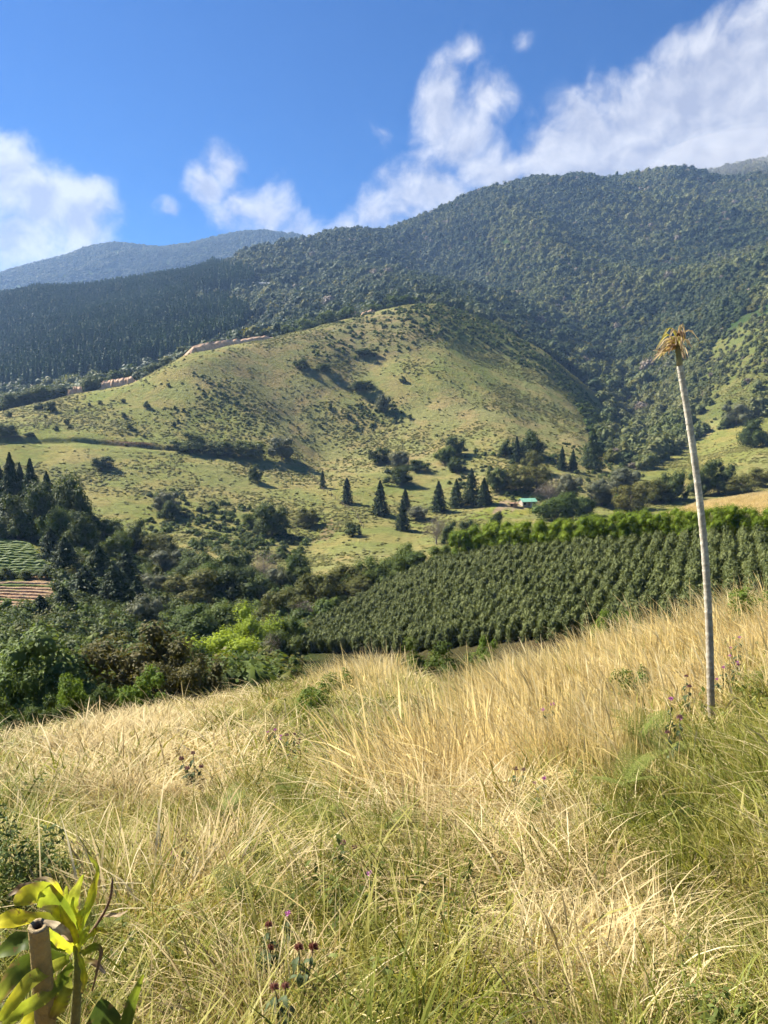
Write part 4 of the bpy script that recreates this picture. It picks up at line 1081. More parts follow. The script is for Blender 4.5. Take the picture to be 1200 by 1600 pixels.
far_building(440, 447, 28, 6, 1190, 'white roofed building just right of the longest one on the mountainside', 9)
far_building(452, 454, 18, 5, 1165, 'low white building stepped below the long roofs on the mountainside', 6)
far_building(600, 436, 26, 6, 1250, 'white building standing alone on the mountainside nearer the summit', 8)
# fence running down the pasture
fpts = [hit(x, r, 230) for x, r in ((455, 703), (480, 735), (506, 768), (530, 785), (556, 803), (570, 830))]
fe = bpy.data.objects.new('pasture_fence', None); COL.objects.link(fe); fe.location = fpts[0]
pb_ = MB(); pb_.tube([(0, 0, -.3), (0, 0, .8), (.04, 0, 1.7)], [.13, .12, .10], 6); post_me = pb_.build('post', M_BARK, True); tops = []
for a, b_ in zip(fpts[:-1], fpts[1:]):
    m_ = max(2, int((b_ - a).length / 4.5))
    for q in range(m_):
        w_ = a.lerp(b_, q / m_); w_.z = float(H(w_.x, w_.y)); obj('post', post_me, fe, w_ - fpts[0]); tops.append(w_ - fpts[0])
for hz_ in (.6, 1.1, 1.5):
    wb_ = MB(); wb_.tube([t + Vector((0, 0, hz_)) for t in tops], [.02] * len(tops), 3); obj('wire', wb_.build('wire', M_BARK), fe)
tag(fe, 'post and wire fence running down the pasture past the conifers', 'fence')
print('midground done')
# ------------------------------------------------------------------ foreground grass
def two(nm, m, cnt, n, h, w, rad, curl, lean, head=.0):
    # the same patch twice: fine blades for close by, broader and fewer for farther off
    return [tuft(nm, m, n, h, w, rad, curl, lean, 4, head) for _ in range(cnt)] + [tuft(nm, m, int(n * .62), h, w * 1.65, rad, curl, lean, 4, head) for _ in range(cnt)]
T_GOLD = two('golden_patch', M_GOLD, 4, 130, (.2, .9), .006, .55, (.12, .8), (-.45, 0), .25)
T_DRY = two('dry_patch', M_STRAW, 5, 190, (.15, .5), .006, .5, (.4, 1.5), (-.15, -.1), .1)
T_MAT = two('matted_patch', M_STRAW, 4, 180, (.2, .55), .007, .5, (1.1, 1.9), (-.1, -.2))
T_GREEN = two('green_patch', M_GREEN, 4, 180, (.12, .42), .007, .45, (.4, 1.4), (-.1, -.1))
T_OLIVE = two('olive_patch', M_OLGR, 5, 190, (.14, .45), .006, .5, (.5, 1.5), (-.2, 0), .08)
T_LONG = two('long_stalks', M_GOLD, 3, 8, (.6, 1.2), .003, .35, (.3, .9), (-.6, 0), .9)
def leafy_tuft(name, m, stems=5, h=.35, lv=60, ls=.05):
    C, Nn, D = [], [], []
    for k in range(stems):
        a = rng.random() * 6.28; bx_, by_ = rng.normal(0, .18, 2); dx, dy = math.cos(a) * .1, math.sin(a) * .1; hh = h * rng.uniform(.6, 1.1)
        for q in range(lv // stems):
            t = rng.uniform(.15, 1); an = rng.random() * 6.28
            C.append((bx_ + dx * t + math.cos(an) * .03, by_ + dy * t + math.sin(an) * .03, hh * t)); Nn.append((math.cos(an) * .5, math.sin(an) * .5, .8)); D.append((math.cos(an), math.sin(an), .2))
    L = ls * rng.uniform(.6, 1.3, len(C)); V, F = leaf_quads(np.array(C), np.array(Nn) + rand_dir(len(C)) * .3, np.array(D), L, L * .45)
    return mesh(name, V, F, m)
M_WEED = mat_leaf('weed_leaves', [(0.07, 0.10, 0.02), (0.13, 0.165, 0.04), (0.24, 0.27, 0.08)], .35)
T_WEED = [leafy_tuft('weed', M_WEED, 16, .26, 200, .045) for _ in range(3)] + [leafy_tuft('weed', M_WEED, 14, .28, 110, .075) for _ in range(3)]
def frond(n=15, L=.5, wid=.2):
    """bracken frond rising along +X: (centres, normals, dirs, lengths)"""
    C, Nn, D, Ls = [], [], [], []
    for i in range(n):
        t = (i + .5) / n; w_ = wid * math.sin(math.pi * min(1, .25 + t * .75)) ** .8 * (1 - t * .35)
        cx, cz = L * t, .35 * L * math.sin(t * 2.2) 
        for sgn in (-1, 1):
            for j in range(4):
                f = (j + .5) / 4
                C.append((cx + .25 * w_ * f, sgn * w_ * f, cz - .12 * w_ * f)); Nn.append((-.2, .1 * sgn, 1)); D.append((.9, sgn * .45, 0) if j % 2 else (-.6, sgn * .8, 0)); Ls.append(w_ * .42)
    return np.array(C), np.array(Nn), np.array(D), np.array(Ls)
def rotz(A, a):
    c, s_ = math.cos(a), math.sin(a); return A @ np.array([[c, s_, 0], [-s_, c, 0], [0, 0, 1]])
def zone(px, py, polys): 
    r = np.zeros(px.shape, bool)
    for p_ in polys: r |= inpoly(px, py, p_)
    return r
GOLDZ = [[(590, 1230), (650, 1175), (770, 1095), (800, 1062), (960, 1025), (1210, 965), (1500, 940), (1500, 1090), (1210, 1085), (1090, 1120), (1000, 1190), (900, 1260), (780, 1270), (640, 1270)],
         [(488, 1070), (520, 1050), (625, 1048), (620, 1080), (560, 1090), (500, 1085)]]
DRYZ = [[(90, 1160), (200, 1112), (420, 1080), (440, 1095), (330, 1125), (300, 1160), (160, 1190)], [(80, 1180), (340, 1140), (420, 1230), (360, 1300), (200, 1330), (90, 1280)], [(600, 1260), (760, 1250), (900, 1260), (960, 1340), (880, 1440), (740, 1450), (640, 1380)],
        [(180, 1400), (330, 1350), (400, 1380), (380, 1480), (240, 1540)], [(740, 1440), (1000, 1420), (1080, 1500), (960, 1570), (760, 1540)]]
GREENZ = [[(330, 1340), (420, 1170), (560, 1120), (640, 1240), (640, 1390), (560, 1480), (400, 1480)], [(930, 1200), (1060, 1150), (1200, 1150), (1500, 1150), (1500, 1420), (1120, 1440), (1000, 1330)],
          [(430, 1480), (700, 1440), (720, 1700), (430, 1700)], [(1050, 1480), (1300, 1430), (1300, 1700), (1050, 1700)], [(-300, 1260), (110, 1260), (140, 1420), (-300, 1440)], [(420, 1100), (560, 1085), (640, 1090), (560, 1130), (430, 1150)]]
def grass_pts(n, y0, y1, smax):
    P, s = sample(n, y0, y1, smax); px, py = project(P[:, 0], P[:, 1], P[:, 2])
    j = 60 * fbm(P[:, 0] / 1.3, P[:, 1] / 1.3, 95, 3) + rng.normal(0, 14, n)
    return P, px + j, py + j * .7
allP, allI, allS = [], [], []
PROT = T_GOLD + T_DRY + T_MAT + T_GREEN + T_OLIVE + T_LONG + T_WEED
o_ = np.cumsum([0, len(T_GOLD), len(T_DRY), len(T_MAT), len(T_GREEN), len(T_OLIVE), len(T_LONG), len(T_WEED)])
LOD = [0]
def pickk(k, n):
    m_ = (o_[k + 1] - o_[k]) // 2; return rng.integers(o_[k] + LOD[0] * m_, o_[k] + LOD[0] * m_ + m_, n)
for (n, y0, y1, smax, sc0) in ((800, .7, 3.4, .66, .6), (1400, 3.4, 6.5, .64, .85), (2000, 6.5, 14, .62, 1.0), (4300, 14, 38, .62, 1.15)):
    LOD[0] = int(y0 > 5); P, px, py = grass_pts(n, y0, y1, smax)
    s = P[:, 0] / (P[:, 1] + OFF); keep = P[:, 1] < fline(3, s) + 17; P, px, py = P[keep], px[keep], py[keep]; n = len(P)
    u = rng.random(n); gz, dz, ez = zone(px, py, GOLDZ), zone(px, py, DRYZ), zone(px, py, GREENZ)
    I = np.where(u < .38, pickk(4, n), np.where(u < .52, pickk(1, n), np.where(u < .80, pickk(3, n), np.where(u < .86, pickk(2, n), pickk(6, n)))))
    I = np.where(ez, np.where(u < .5, pickk(3, n), np.where(u < .78, pickk(4, n), np.where(u < .9, pickk(6, n), pickk(1, n)))), I)
    I = np.where(dz, np.where(u < .45, pickk(1, n), np.where(u < .8, pickk(2, n), np.where(u < .93, pickk(4, n), pickk(3, n)))), I)
    I = np.where(gz, np.where(u < .52, pickk(0, n), np.where(u < .70, pickk(1, n), np.where(u < .77, pickk(5, n), np.where(u < .89, pickk(4, n), np.where(u < .96, pickk(3, n), pickk(6, n)))))), I)
    lng = (rng.random(n) < .03) & (P[:, 1] > 3); I = np.where(lng, pickk(5, n), I)
    S_ = sc0 * rng.uniform(.7, 1.25, n) * np.clip(1 + .5 * fbm(P[:, 0] / 1.6, P[:, 1] / 1.6, 97, 3), .55, 1.4)
    allP.append(P); allI.append(I); allS.append(S_)
P = np.concatenate(allP); I = np.concatenate(allI); S_ = np.concatenate(allS); n = len(P)
rot = np.stack([rng.normal(0, .08, n), rng.normal(-.05, .08, n), np.where((I < o_[1]) | ((I >= o_[5]) & (I < o_[6])), rng.normal(0, .6, n), rng.random(n) * 6.283)], 1)
scatter('meadow_grass', PROT, P, rot, S_, I, 'mixed golden and green grass covering the near slope', 'grass')
print('grass', n)

# ------------------------------------------------------------------ ferns
M_FERN = mat_leaf('fern_leaves', [(0.11, 0.145, 0.03), (0.18, 0.215, 0.05), (0.28, 0.31, 0.09)], .4)
FR = []
for k in range(3):
    C, Nn, D, L = frond(22, .55 * rng.uniform(.8, 1.25), .16); V, F = leaf_quads(C, Nn, D, L * 1.1, L * .24, .05)
    sp = MB(); sp.tube([(0, 0, 0), (.28, 0, .33 * .5 * math.sin(1.1)), (.55, 0, .35 * .5 * math.sin(2.2))], [.004, .003, .001], 4)
    FR.append(mesh('frond', np.concatenate([V, np.array(sp.V)]), np.concatenate([F, np.array([f for f in sp.F if len(f) == 4][:8]) + len(V)]), M_FERN))
for (x, row, sc, lab) in [(450, 1265, 1.0, 'feathery fern in the grass left of the tall golden clump, upper'), (500, 1320, 1.1, 'feathery fern spreading below the upper one in the middle'), (430, 1400, .95, 'fern above the reddish flower heads'),
                          (540, 1400, .9, 'fern right of the lone pink flower'), (350, 1310, .9, 'fern left of the middle ferns in dry grass'), (1000, 1195, 1.3, 'fern patch in dry grass left of the palm trunk foot'), (1035, 1215, 1.0, 'fern close to the palm trunk foot'),
                          (975, 1270, 1.0, 'fern below the patch left of the palm foot'), (570, 1245, 1.1, 'fern at the left foot of the golden clump'), (610, 1330, .8, 'fern beside the bare dry patch'), (830, 1310, .7, 'small fern in the straw below the pink flower'), (150, 1500, .7, 'fern behind the yellow-green plant'), (395, 1460, .8, 'fern left of the reddish flower heads')]:
    p = hit(x, row, .7); e = bpy.data.objects.new('fern', None); COL.objects.link(e); e.location = p; fs_ = sc * rng.uniform(.4, .62); e.scale = (fs_, fs_, fs_ * .8); e.location.z += .14
    for k in range(int(rng.integers(5, 9))):
        o = obj('frond', FR[k % 3], e, (0, 0, .05 + .02 * k)); o.rotation_euler = (rng.normal(0, .3), rng.uniform(-.5, .12), k * .95 + rng.normal(0, .5)); 
    tag(e, lab, 'fern', 'ferns in the meadow')

# ------------------------------------------------------------------ pink-flowered weeds
M_FLEAF = mat_leaf('flower_leaves', [(0.05, 0.075, 0.035), (0.08, 0.11, 0.05), (0.12, 0.15, 0.075)], .25)
M_PINK = mat_leaf('pink_petals', [(0.45, 0.12, 0.36), (0.58, 0.24, 0.48), (0.62, 0.38, 0.55)], .3, tcol=(1, 1, 1))
M_DULL = mat_leaf('faded_petals', [(0.20, 0.10, 0.09), (0.30, 0.17, 0.15), (0.38, 0.22, 0.22)], .2, tcol=(1, 1, 1))
M_RED = mat_leaf('reddish_bracts', [(0.20, 0.08, 0.05), (0.30, 0.13, 0.09), (0.38, 0.22, 0.17)], .25, tcol=(1, 1, 1))
M_STEM = mat_plain('weed_stem', (0.10, 0.085, 0.045), .8, .3, 20)
def curved_leaf(L, W, droop=.35):
    V = []; n = 5
    for i in range(n + 1):
        t = i / n; w_ = W * math.sin(math.pi * (t * .92 + .06)) ** .9; z = .12 * L * math.sin(t * 3) - droop * L * t * t
        V += [(L * t, -w_ / 2, z + w_ * .15), (L * t, 0, z), (L * t, w_ / 2, z + w_ * .15)]
    F = [(i * 3 + k, (i + 1) * 3 + k, (i + 1) * 3 + k + 1, i * 3 + k + 1) for i in range(n) for k in range(2)]
    return V, F
LV, LF = curved_leaf(.11, .05); LEAF_ME = mesh('leaf', LV, LF, M_FLEAF, True)
def petals(name, m, n=26, r=.022):
    d = rand_dir(n); d[:, 2] = np.abs(d[:, 2]); L = np.full(n, r * 1.1); V, F = leaf_quads(d * r * .7, np.cross(d, rand_dir(n)), d, L, L * .5); return mesh(name, V, F, m)
PET = {'pink': petals('flower_head', M_PINK), 'dull': petals('flower_head', M_DULL, 30, .026), 'red': petals('flower_head', M_RED, 34, .028)}
def weed_flower(x, row, h, kind_, nst, lab, sc=1.0):
    """x,row: where the flower head shows; it stands h metres tall"""
    d = ray(x, row); p = None; h *= .85; sc *= .68
    for Yq in np.arange(1.0, 30, .05):
        X_, Z_ = d.x / d.y * Yq, d.z / d.y * Yq
        if Z_ - float(H(X_, Yq)) < h * sc * .95: p = Vector((X_, Yq, float(H(X_, Yq)))); break
    e = bpy.data.objects.new('flowering_weed', None); COL.objects.link(e); e.location = p; e.scale = (sc,) * 3
    for q in range(nst):
        a = rng.random() * 6.28; k = 0 if q == 0 else .12; tip = Vector((math.cos(a) * k, math.sin(a) * k, h * (1 if q == 0 else rng.uniform(.7, .95))))
        b = MB(); b.tube([(0, 0, -.05), tuple(tip * .5 + Vector((.01, 0, 0))), tuple(tip)], [.006, .005, .003], 5); obj('stem', b.build('stem', M_STEM, True), e)
        for i in range(8):
            t = .42 + .065 * i; o = obj('leaf', LEAF_ME, e, tuple(tip * t)); o.rotation_euler = (rng.normal(0, .2), rng.uniform(.1, .7), i * 1.57 + rng.normal(0, .3)); s__ = rng.uniform(.6, 1.15) * (1.1 - .4 * t); o.scale = (s__,) * 3
        o = obj('flower_head', PET[kind_], e, tuple(tip)); s__ = rng.uniform(.9, 1.3); o.scale = (s__, s__, s__ * 1.2)
    tag(e, lab, 'flower', 'pink-flowered weeds in the meadow')
for a in [(863, 1107, .6, 'pink', 2, 'pink-flowered weed high in the tall golden grass', 1.3), (850, 1222, .5, 'pink', 2, 'brightest magenta flower in the middle of the golden grass', 1.0), (805, 1208, .5, 'dull', 2, 'dull flowered weed left of the magenta flower in golden grass', 1.1),
          (1140, 1030, .8, 'pink', 3, 'pink flowers right of the palm trunk, upper', 1.1), (1130, 1048, .7, 'pink', 2, 'pink flowers close beside the palm trunk, lower', 1.1), (1062, 1128, .8, 'dull', 2, 'mauve flowered weed left of the palm trunk foot', 1.1), (1048, 1098, .8, 'pink', 2, 'mauve flowered weed above the one left of the palm foot', 1.1),
          (1072, 1062, .8, 'dull', 2, 'faded flower left of the palm trunk in tall grass', 1.1), (1155, 1000, .8, 'pink', 2, 'pink flowers high on the slope right of the palm trunk', 1.2),
          (430, 1145, .7, 'pink', 4, 'mauve flower clump at the left of the tall grass', 1.1), (460, 1152, .7, 'dull', 4, 'brownish flower clump beside the mauve one', 1.2), (302, 1182, .6, 'dull', 4, 'brown seed-headed weed alone in the dry meadow', 1.3),
          (290, 1320, .55, 'dull', 3, 'faded pink weed in the left meadow above the fern', 1.0), (270, 1338, .5, 'pink', 3, 'small pink weed in the left meadow', .9), (536, 1325, .55, 'dull', 2, 'pale pink flower among the middle ferns', 1.0), (577, 1370, .5, 'pink', 1, 'lone magenta flower right of the ferns', .9),
          (450, 1433, .5, 'pink', 1, 'magenta flower above the reddish heads', .9), (420, 1455, .5, 'red', 2, 'tall reddish flower heads in the lower middle', .85), (467, 1495, .5, 'red', 2, 'reddish flower head right of the tall ones', .9), (446, 1556, .45, 'red', 2, 'lowest reddish flower heads near the bottom', .9)]:
    weed_flower(*a)

# ------------------------------------------------------------------ shrubs in the meadow
M_SHR = mat_leaf('meadow_shrub_leaves', [(0.07, 0.11, 0.018), (0.11, 0.165, 0.028), (0.17, 0.23, 0.045)], .4)
KIND['shrubby'] = []
for k in range(2):
    me, c = crown('shrubby_crown', M_SHR, nl=22, leaves=2200, ls=.13, spread=.78, lobe=(.18, .32), core=0, aspect=.42); KIND['shrubby'].append((me, trunk_mesh('shrubby_stems', c, r0=.02, limbs=18)))
KIND['darkshrub'] = []
me, c = crown('darkshrub_crown', mat_leaf('dark_shrub_leaves', [(0.035, 0.06, 0.018), (0.065, 0.10, 0.03), (0.12, 0.16, 0.05)], .25), nl=34, leaves=2600, ls=.10, spread=1.0, lobe=(.2, .42), core=0, aspect=.34, droop=.2, jitter=.9); KIND['darkshrub'].append((me, trunk_mesh('darkshrub_stems', c, r0=.02, limbs=18)))
GS = 'leafy shrubs in the meadow'
for (kd, x, row, hp, wp, lab) in [('shrubby', 527, 1092, 46, 50, 'fresh green shrub in front of the golden patch on the crest'), ('shrubby', 487, 1125, 60, 66, 'loose green shrub left of the fresh green shrub'), ('shrubby', 1180, 995, 80, 80, 'bright green spiky shrub on the crest at the right edge'),
                                  ('shrubby', 985, 1110, 70, 60, 'green shrub growing through the tall golden grass'), ('darkshrub', 36, 1440, 175, 170, 'dark leafy shrub behind the yellow-green plant'), ('shrubby', 1062, 1300, 46, 60, 'bright feathery green tuft right of the straw'), ('shrubby', 5, 1440, 60, 60, 'small green shoots at the left edge behind the plant'),
                                  ('darkshrub', 420, 1530, 60, 60, 'dark leaves under the reddish flower heads'), ('shrubby', 1190, 1085, 40, 50, 'fresh green tuft at the right edge on the slope')]:
    base_tree(kd, x, row, hp, wp, lab, GS, 'shrub', 'shrub', .7)

# ------------------------------------------------------------------ thin palm
def col_mat(name, rough=.6, transl=.0, bump=0.0, spec=.2):
    m, n = mat_new(name); at = n.n('ShaderNodeAttribute'); at.attribute_name = 'tint'
    t = n.n('ShaderNodeTexCoord'); nz = n.noise(t.outputs['Object'], 60, 4, .6); nz2 = n.noise(t.outputs['Object'], 9, 3, .6)
    col = n.mix(1.0, at.outputs['Color'], n.math('ADD', n.math('ADD', n.math('MULTIPLY', nz, .7), n.math('MULTIPLY', nz2, .8)), .25), 'MULTIPLY')
    if transl:
        spots = n.noise(t.outputs['Object'], 38, 3, .7); spm = n.math('MULTIPLY', n.ramp(spots, .62, .70), .75)
        col = n.mix(spm, col, (.16, .09, .035))
    pb = n.n('ShaderNodeBsdfPrincipled'); n.link(col, pb.inputs['Base Color']); pb.inputs['Roughness'].default_value = rough; pb.inputs['Specular IOR Level'].default_value = spec
    if bump:
        bp = n.n('ShaderNodeBump'); bp.inputs['Strength'].default_value = bump; bp.inputs['Distance'].default_value = .01; n.link(nz, bp.inputs['Height']); n.link(bp.outputs[0], pb.inputs['Normal'])
    sh = pb.outputs[0]
    if transl:
        tr = n.n('ShaderNodeBsdfTranslucent'); n.link(col, tr.inputs['Color']); mx = n.n('ShaderNodeMixShader'); mx.inputs[0].default_value = transl
        n.link(sh, mx.inputs[1]); n.link(tr.outputs[0], mx.inputs[2]); sh = mx.outputs[0]
    mat_out(n, sh); return m
M_PTRUNK = col_mat('palm_trunk', .85, 0, .5)
M_RIB = col_mat('strap_leaf', .5, .5, 0, .2)
YP = 7.0
pk = [at_depth(x, r, YP + dy) for x, r, dy in ((1112, 1195, 0), (1111, 1100, 0), (1108, 980, .03), (1101, 860, .05), (1090, 755, .08), (1076, 655, .10), (1062, 572, .12))]
foot = Vector((pk[0].x, pk[0].y, float(H(pk[0].x, pk[0].y)) - .1))
palm = bpy.data.objects.new('palm_tree', None); COL.objects.link(palm); palm.location = foot
pts = [foot] + pk[1:]
def spline(pts, n):
    out = []; m = len(pts)
    for i in range(n + 1):
        t = i / n * (m - 1); k = min(int(t), m - 2); f = t - k
        p0, p1, p2, p3 = pts[max(k - 1, 0)], pts[k], pts[k + 1], pts[min(k + 2, m - 1)]
        out.append(0.5 * ((2 * p1) + (p2 - p0) * f + (2 * p0 - 5 * p1 + 4 * p2 - p3) * f * f + (3 * p1 - p0 - 3 * p2 + p3) * f ** 3))
    return out
NR = 62; sp = spline(pts, NR * 4); rad, tint = [], []; nxt, bright = 2, 1.0
for i in range(len(sp)):
    t = i / len(sp); r0 = .037 - .008 * t; scar = i >= nxt
    if scar: nxt = i + int(rng.integers(3, 8)); bright = rng.uniform(.55, 1.0)
    rad.append(r0 + (.0022 if scar else 0) + rng.normal(0, .0007))
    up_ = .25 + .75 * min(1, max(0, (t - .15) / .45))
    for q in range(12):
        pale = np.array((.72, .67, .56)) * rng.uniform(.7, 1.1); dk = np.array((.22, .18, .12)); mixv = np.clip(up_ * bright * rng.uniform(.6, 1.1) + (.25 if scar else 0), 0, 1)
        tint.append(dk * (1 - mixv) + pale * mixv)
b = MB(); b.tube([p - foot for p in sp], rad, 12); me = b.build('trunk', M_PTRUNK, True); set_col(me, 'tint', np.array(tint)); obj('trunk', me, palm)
cs = [pk[-1], at_depth(1061, 560, YP + .13), at_depth(1059, 548, YP + .13), at_depth(1058, 536, YP + .13)]
b = MB(); b.tube([p - foot for p in cs], [.030, .027, .022, .015], 10); me = b.build('crownshaft', M_PTRUNK, True)
set_col(me, 'tint', np.repeat(np.array([(.34, .30, .20), (.20, .20, .10), (.16, .15, .08), (.2, .17, .08)]), 10, 0)); obj('crownshaft', me, palm)
BRN_EDGE = (.24, .15, .06)
def strap(pts, widths, cols, fold=.25, nrm=Vector((0, -.6, .8)), n=14, wave=0.0):
    """a leaf blade along a curve: widths in metres and colours at stations along it"""
    q = spline(pts, n); V, C = [], []; seed = rng.random() * 6
    for i, p in enumerate(q):
        t = i / n; tg = (q[min(i + 1, n)] - q[max(i - 1, 0)]).normalized(); sd = tg.cross(nrm)
        sd = sd.normalized() if sd.length > 1e-4 else Vector((1, 0, 0)); nn = sd.cross(tg).normalized()
        w_ = float(np.interp(t, np.linspace(0, 1, len(widths)), widths)) * .5; cc = np.array([np.interp(t, np.linspace(0, 1, len(cols)), [c[k] for c in cols]) for k in range(3)])
        wv_ = wave * w_ * math.sin(t * 17 + seed)
        for (a, d_) in ((-1, fold), (-.5, fold * .3), (0, 0), (.5, fold * .3), (1, fold)):
            V.append(p + sd * w_ * a + nn * (w_ * d_ + (wv_ * abs(a) * (1 if a > 0 else -1)))); C.append(np.array(BRN_EDGE) * rng.uniform(.8, 1.6) if abs(a) > .9 and rng.random() < .14 else cc * (1.22 if a == 0 else .88 if abs(a) < .9 else 1.1) * rng.uniform(.9, 1.1))
    F = [(i * 5 + k, (i + 1) * 5 + k, (i + 1) * 5 + k + 1, i * 5 + k + 1) for i in range(n) for k in range(4)]
    return V, F, C
top = cs[-1]
for i in range(44):
    a = rng.random() * 6.28; lean = -.35 if i % 3 else .15
    ex = math.cos(a) + lean; ey = math.sin(a) * .8; L = rng.uniform(.07, .18); z0 = rng.uniform(-.06, .05); lift = rng.uniform(-.05, .12)
    p0 = top + Vector((0, 0, z0)); p1 = p0 + Vector((ex * L * .5, ey * L * .5, lift)); p2 = p0 + Vector((ex * L, ey * L, lift * .6 - rng.uniform(.0, .14)))
    br = [(.46, .32, .14), (.60, .46, .24), (.70, .56, .36)]; ye = [(.40, .40, .06), (.60, .54, .10), (.66, .54, .22)]; dk = [(.16, .12, .07), (.28, .19, .12), (.36, .27, .2)]
    V, F, C = strap([p - foot for p in (p0, p1, p2)], [.010, .034, .024, .004], ye if i % 5 == 0 else (dk if i % 4 == 1 else br), .5, n=8, wave=.4)
    me = mesh('leaf', V, F, M_RIB, True); set_col(me, 'tint', np.array(C)); obj('leaf', me, palm)
tag(palm, 'tall thin ringed palm trunk with a small withered crown in the meadow', 'palm')

# ------------------------------------------------------------------ yellow-green strap-leaved plant and cut stake
def Z8(zx, zy, Y): return at_depth(zx / 4.615, 1280 + zy / 4.615, Y)
M_STAKE = col_mat('stake_bark', .9, 0, .8)
stk = [Z8(275, 770, 1.36), Z8(300, 1050, 1.38), Z8(330, 1477, 1.41)]
d_ = (stk[2] - stk[1]).normalized(); g0 = stk[2]
while g0.z > float(H(g0.x, g0.y)) - .05: g0 = g0 + d_ * .02
b = MB(); ax = [g0, stk[2], stk[1], stk[0].lerp(stk[1], .1), stk[0]]
b.tube([p - g0 for p in ax], [.021, .0205, .0195, .019, .0185], 14, cap=False)
# hollow cut end: rim and inner pith
t_ = (ax[-1] - ax[-2]).normalized(); e1 = t_.cross(Vector((0, 1, 0))).normalized(); e2 = t_.cross(e1)
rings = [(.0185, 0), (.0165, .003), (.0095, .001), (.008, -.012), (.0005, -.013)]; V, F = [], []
for (r_, dz) in rings:
    for k in range(14): an = 6.2832 * k / 14; V.append(ax[-1] - g0 + (e1 * math.cos(an) + e2 * math.sin(an)) * r_ * (1 + .05 * math.sin(k * 2.3)) + t_ * dz)
for i in range(4):
    for k in range(14): F.append((i * 14 + k, i * 14 + (k + 1) % 14, (i + 1) * 14 + (k + 1) % 14, (i + 1) * 14 + k))
st = bpy.data.objects.new('wooden_stake', None); COL.objects.link(st); st.location = g0
me = b.build('shaft', M_STAKE, True); set_col(me, 'tint', np.repeat(np.array([(.19, .14, .055), (.24, .18, .07), (.30, .225, .09), (.33, .25, .105), (.35, .27, .12)]), 14, 0)); obj('shaft', me, st)
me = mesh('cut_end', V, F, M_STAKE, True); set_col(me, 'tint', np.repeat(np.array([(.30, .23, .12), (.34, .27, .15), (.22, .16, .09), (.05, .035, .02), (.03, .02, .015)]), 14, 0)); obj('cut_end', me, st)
tag(st, 'cut wooden stake with a hollow end beside the yellow-green plant', 'stake')

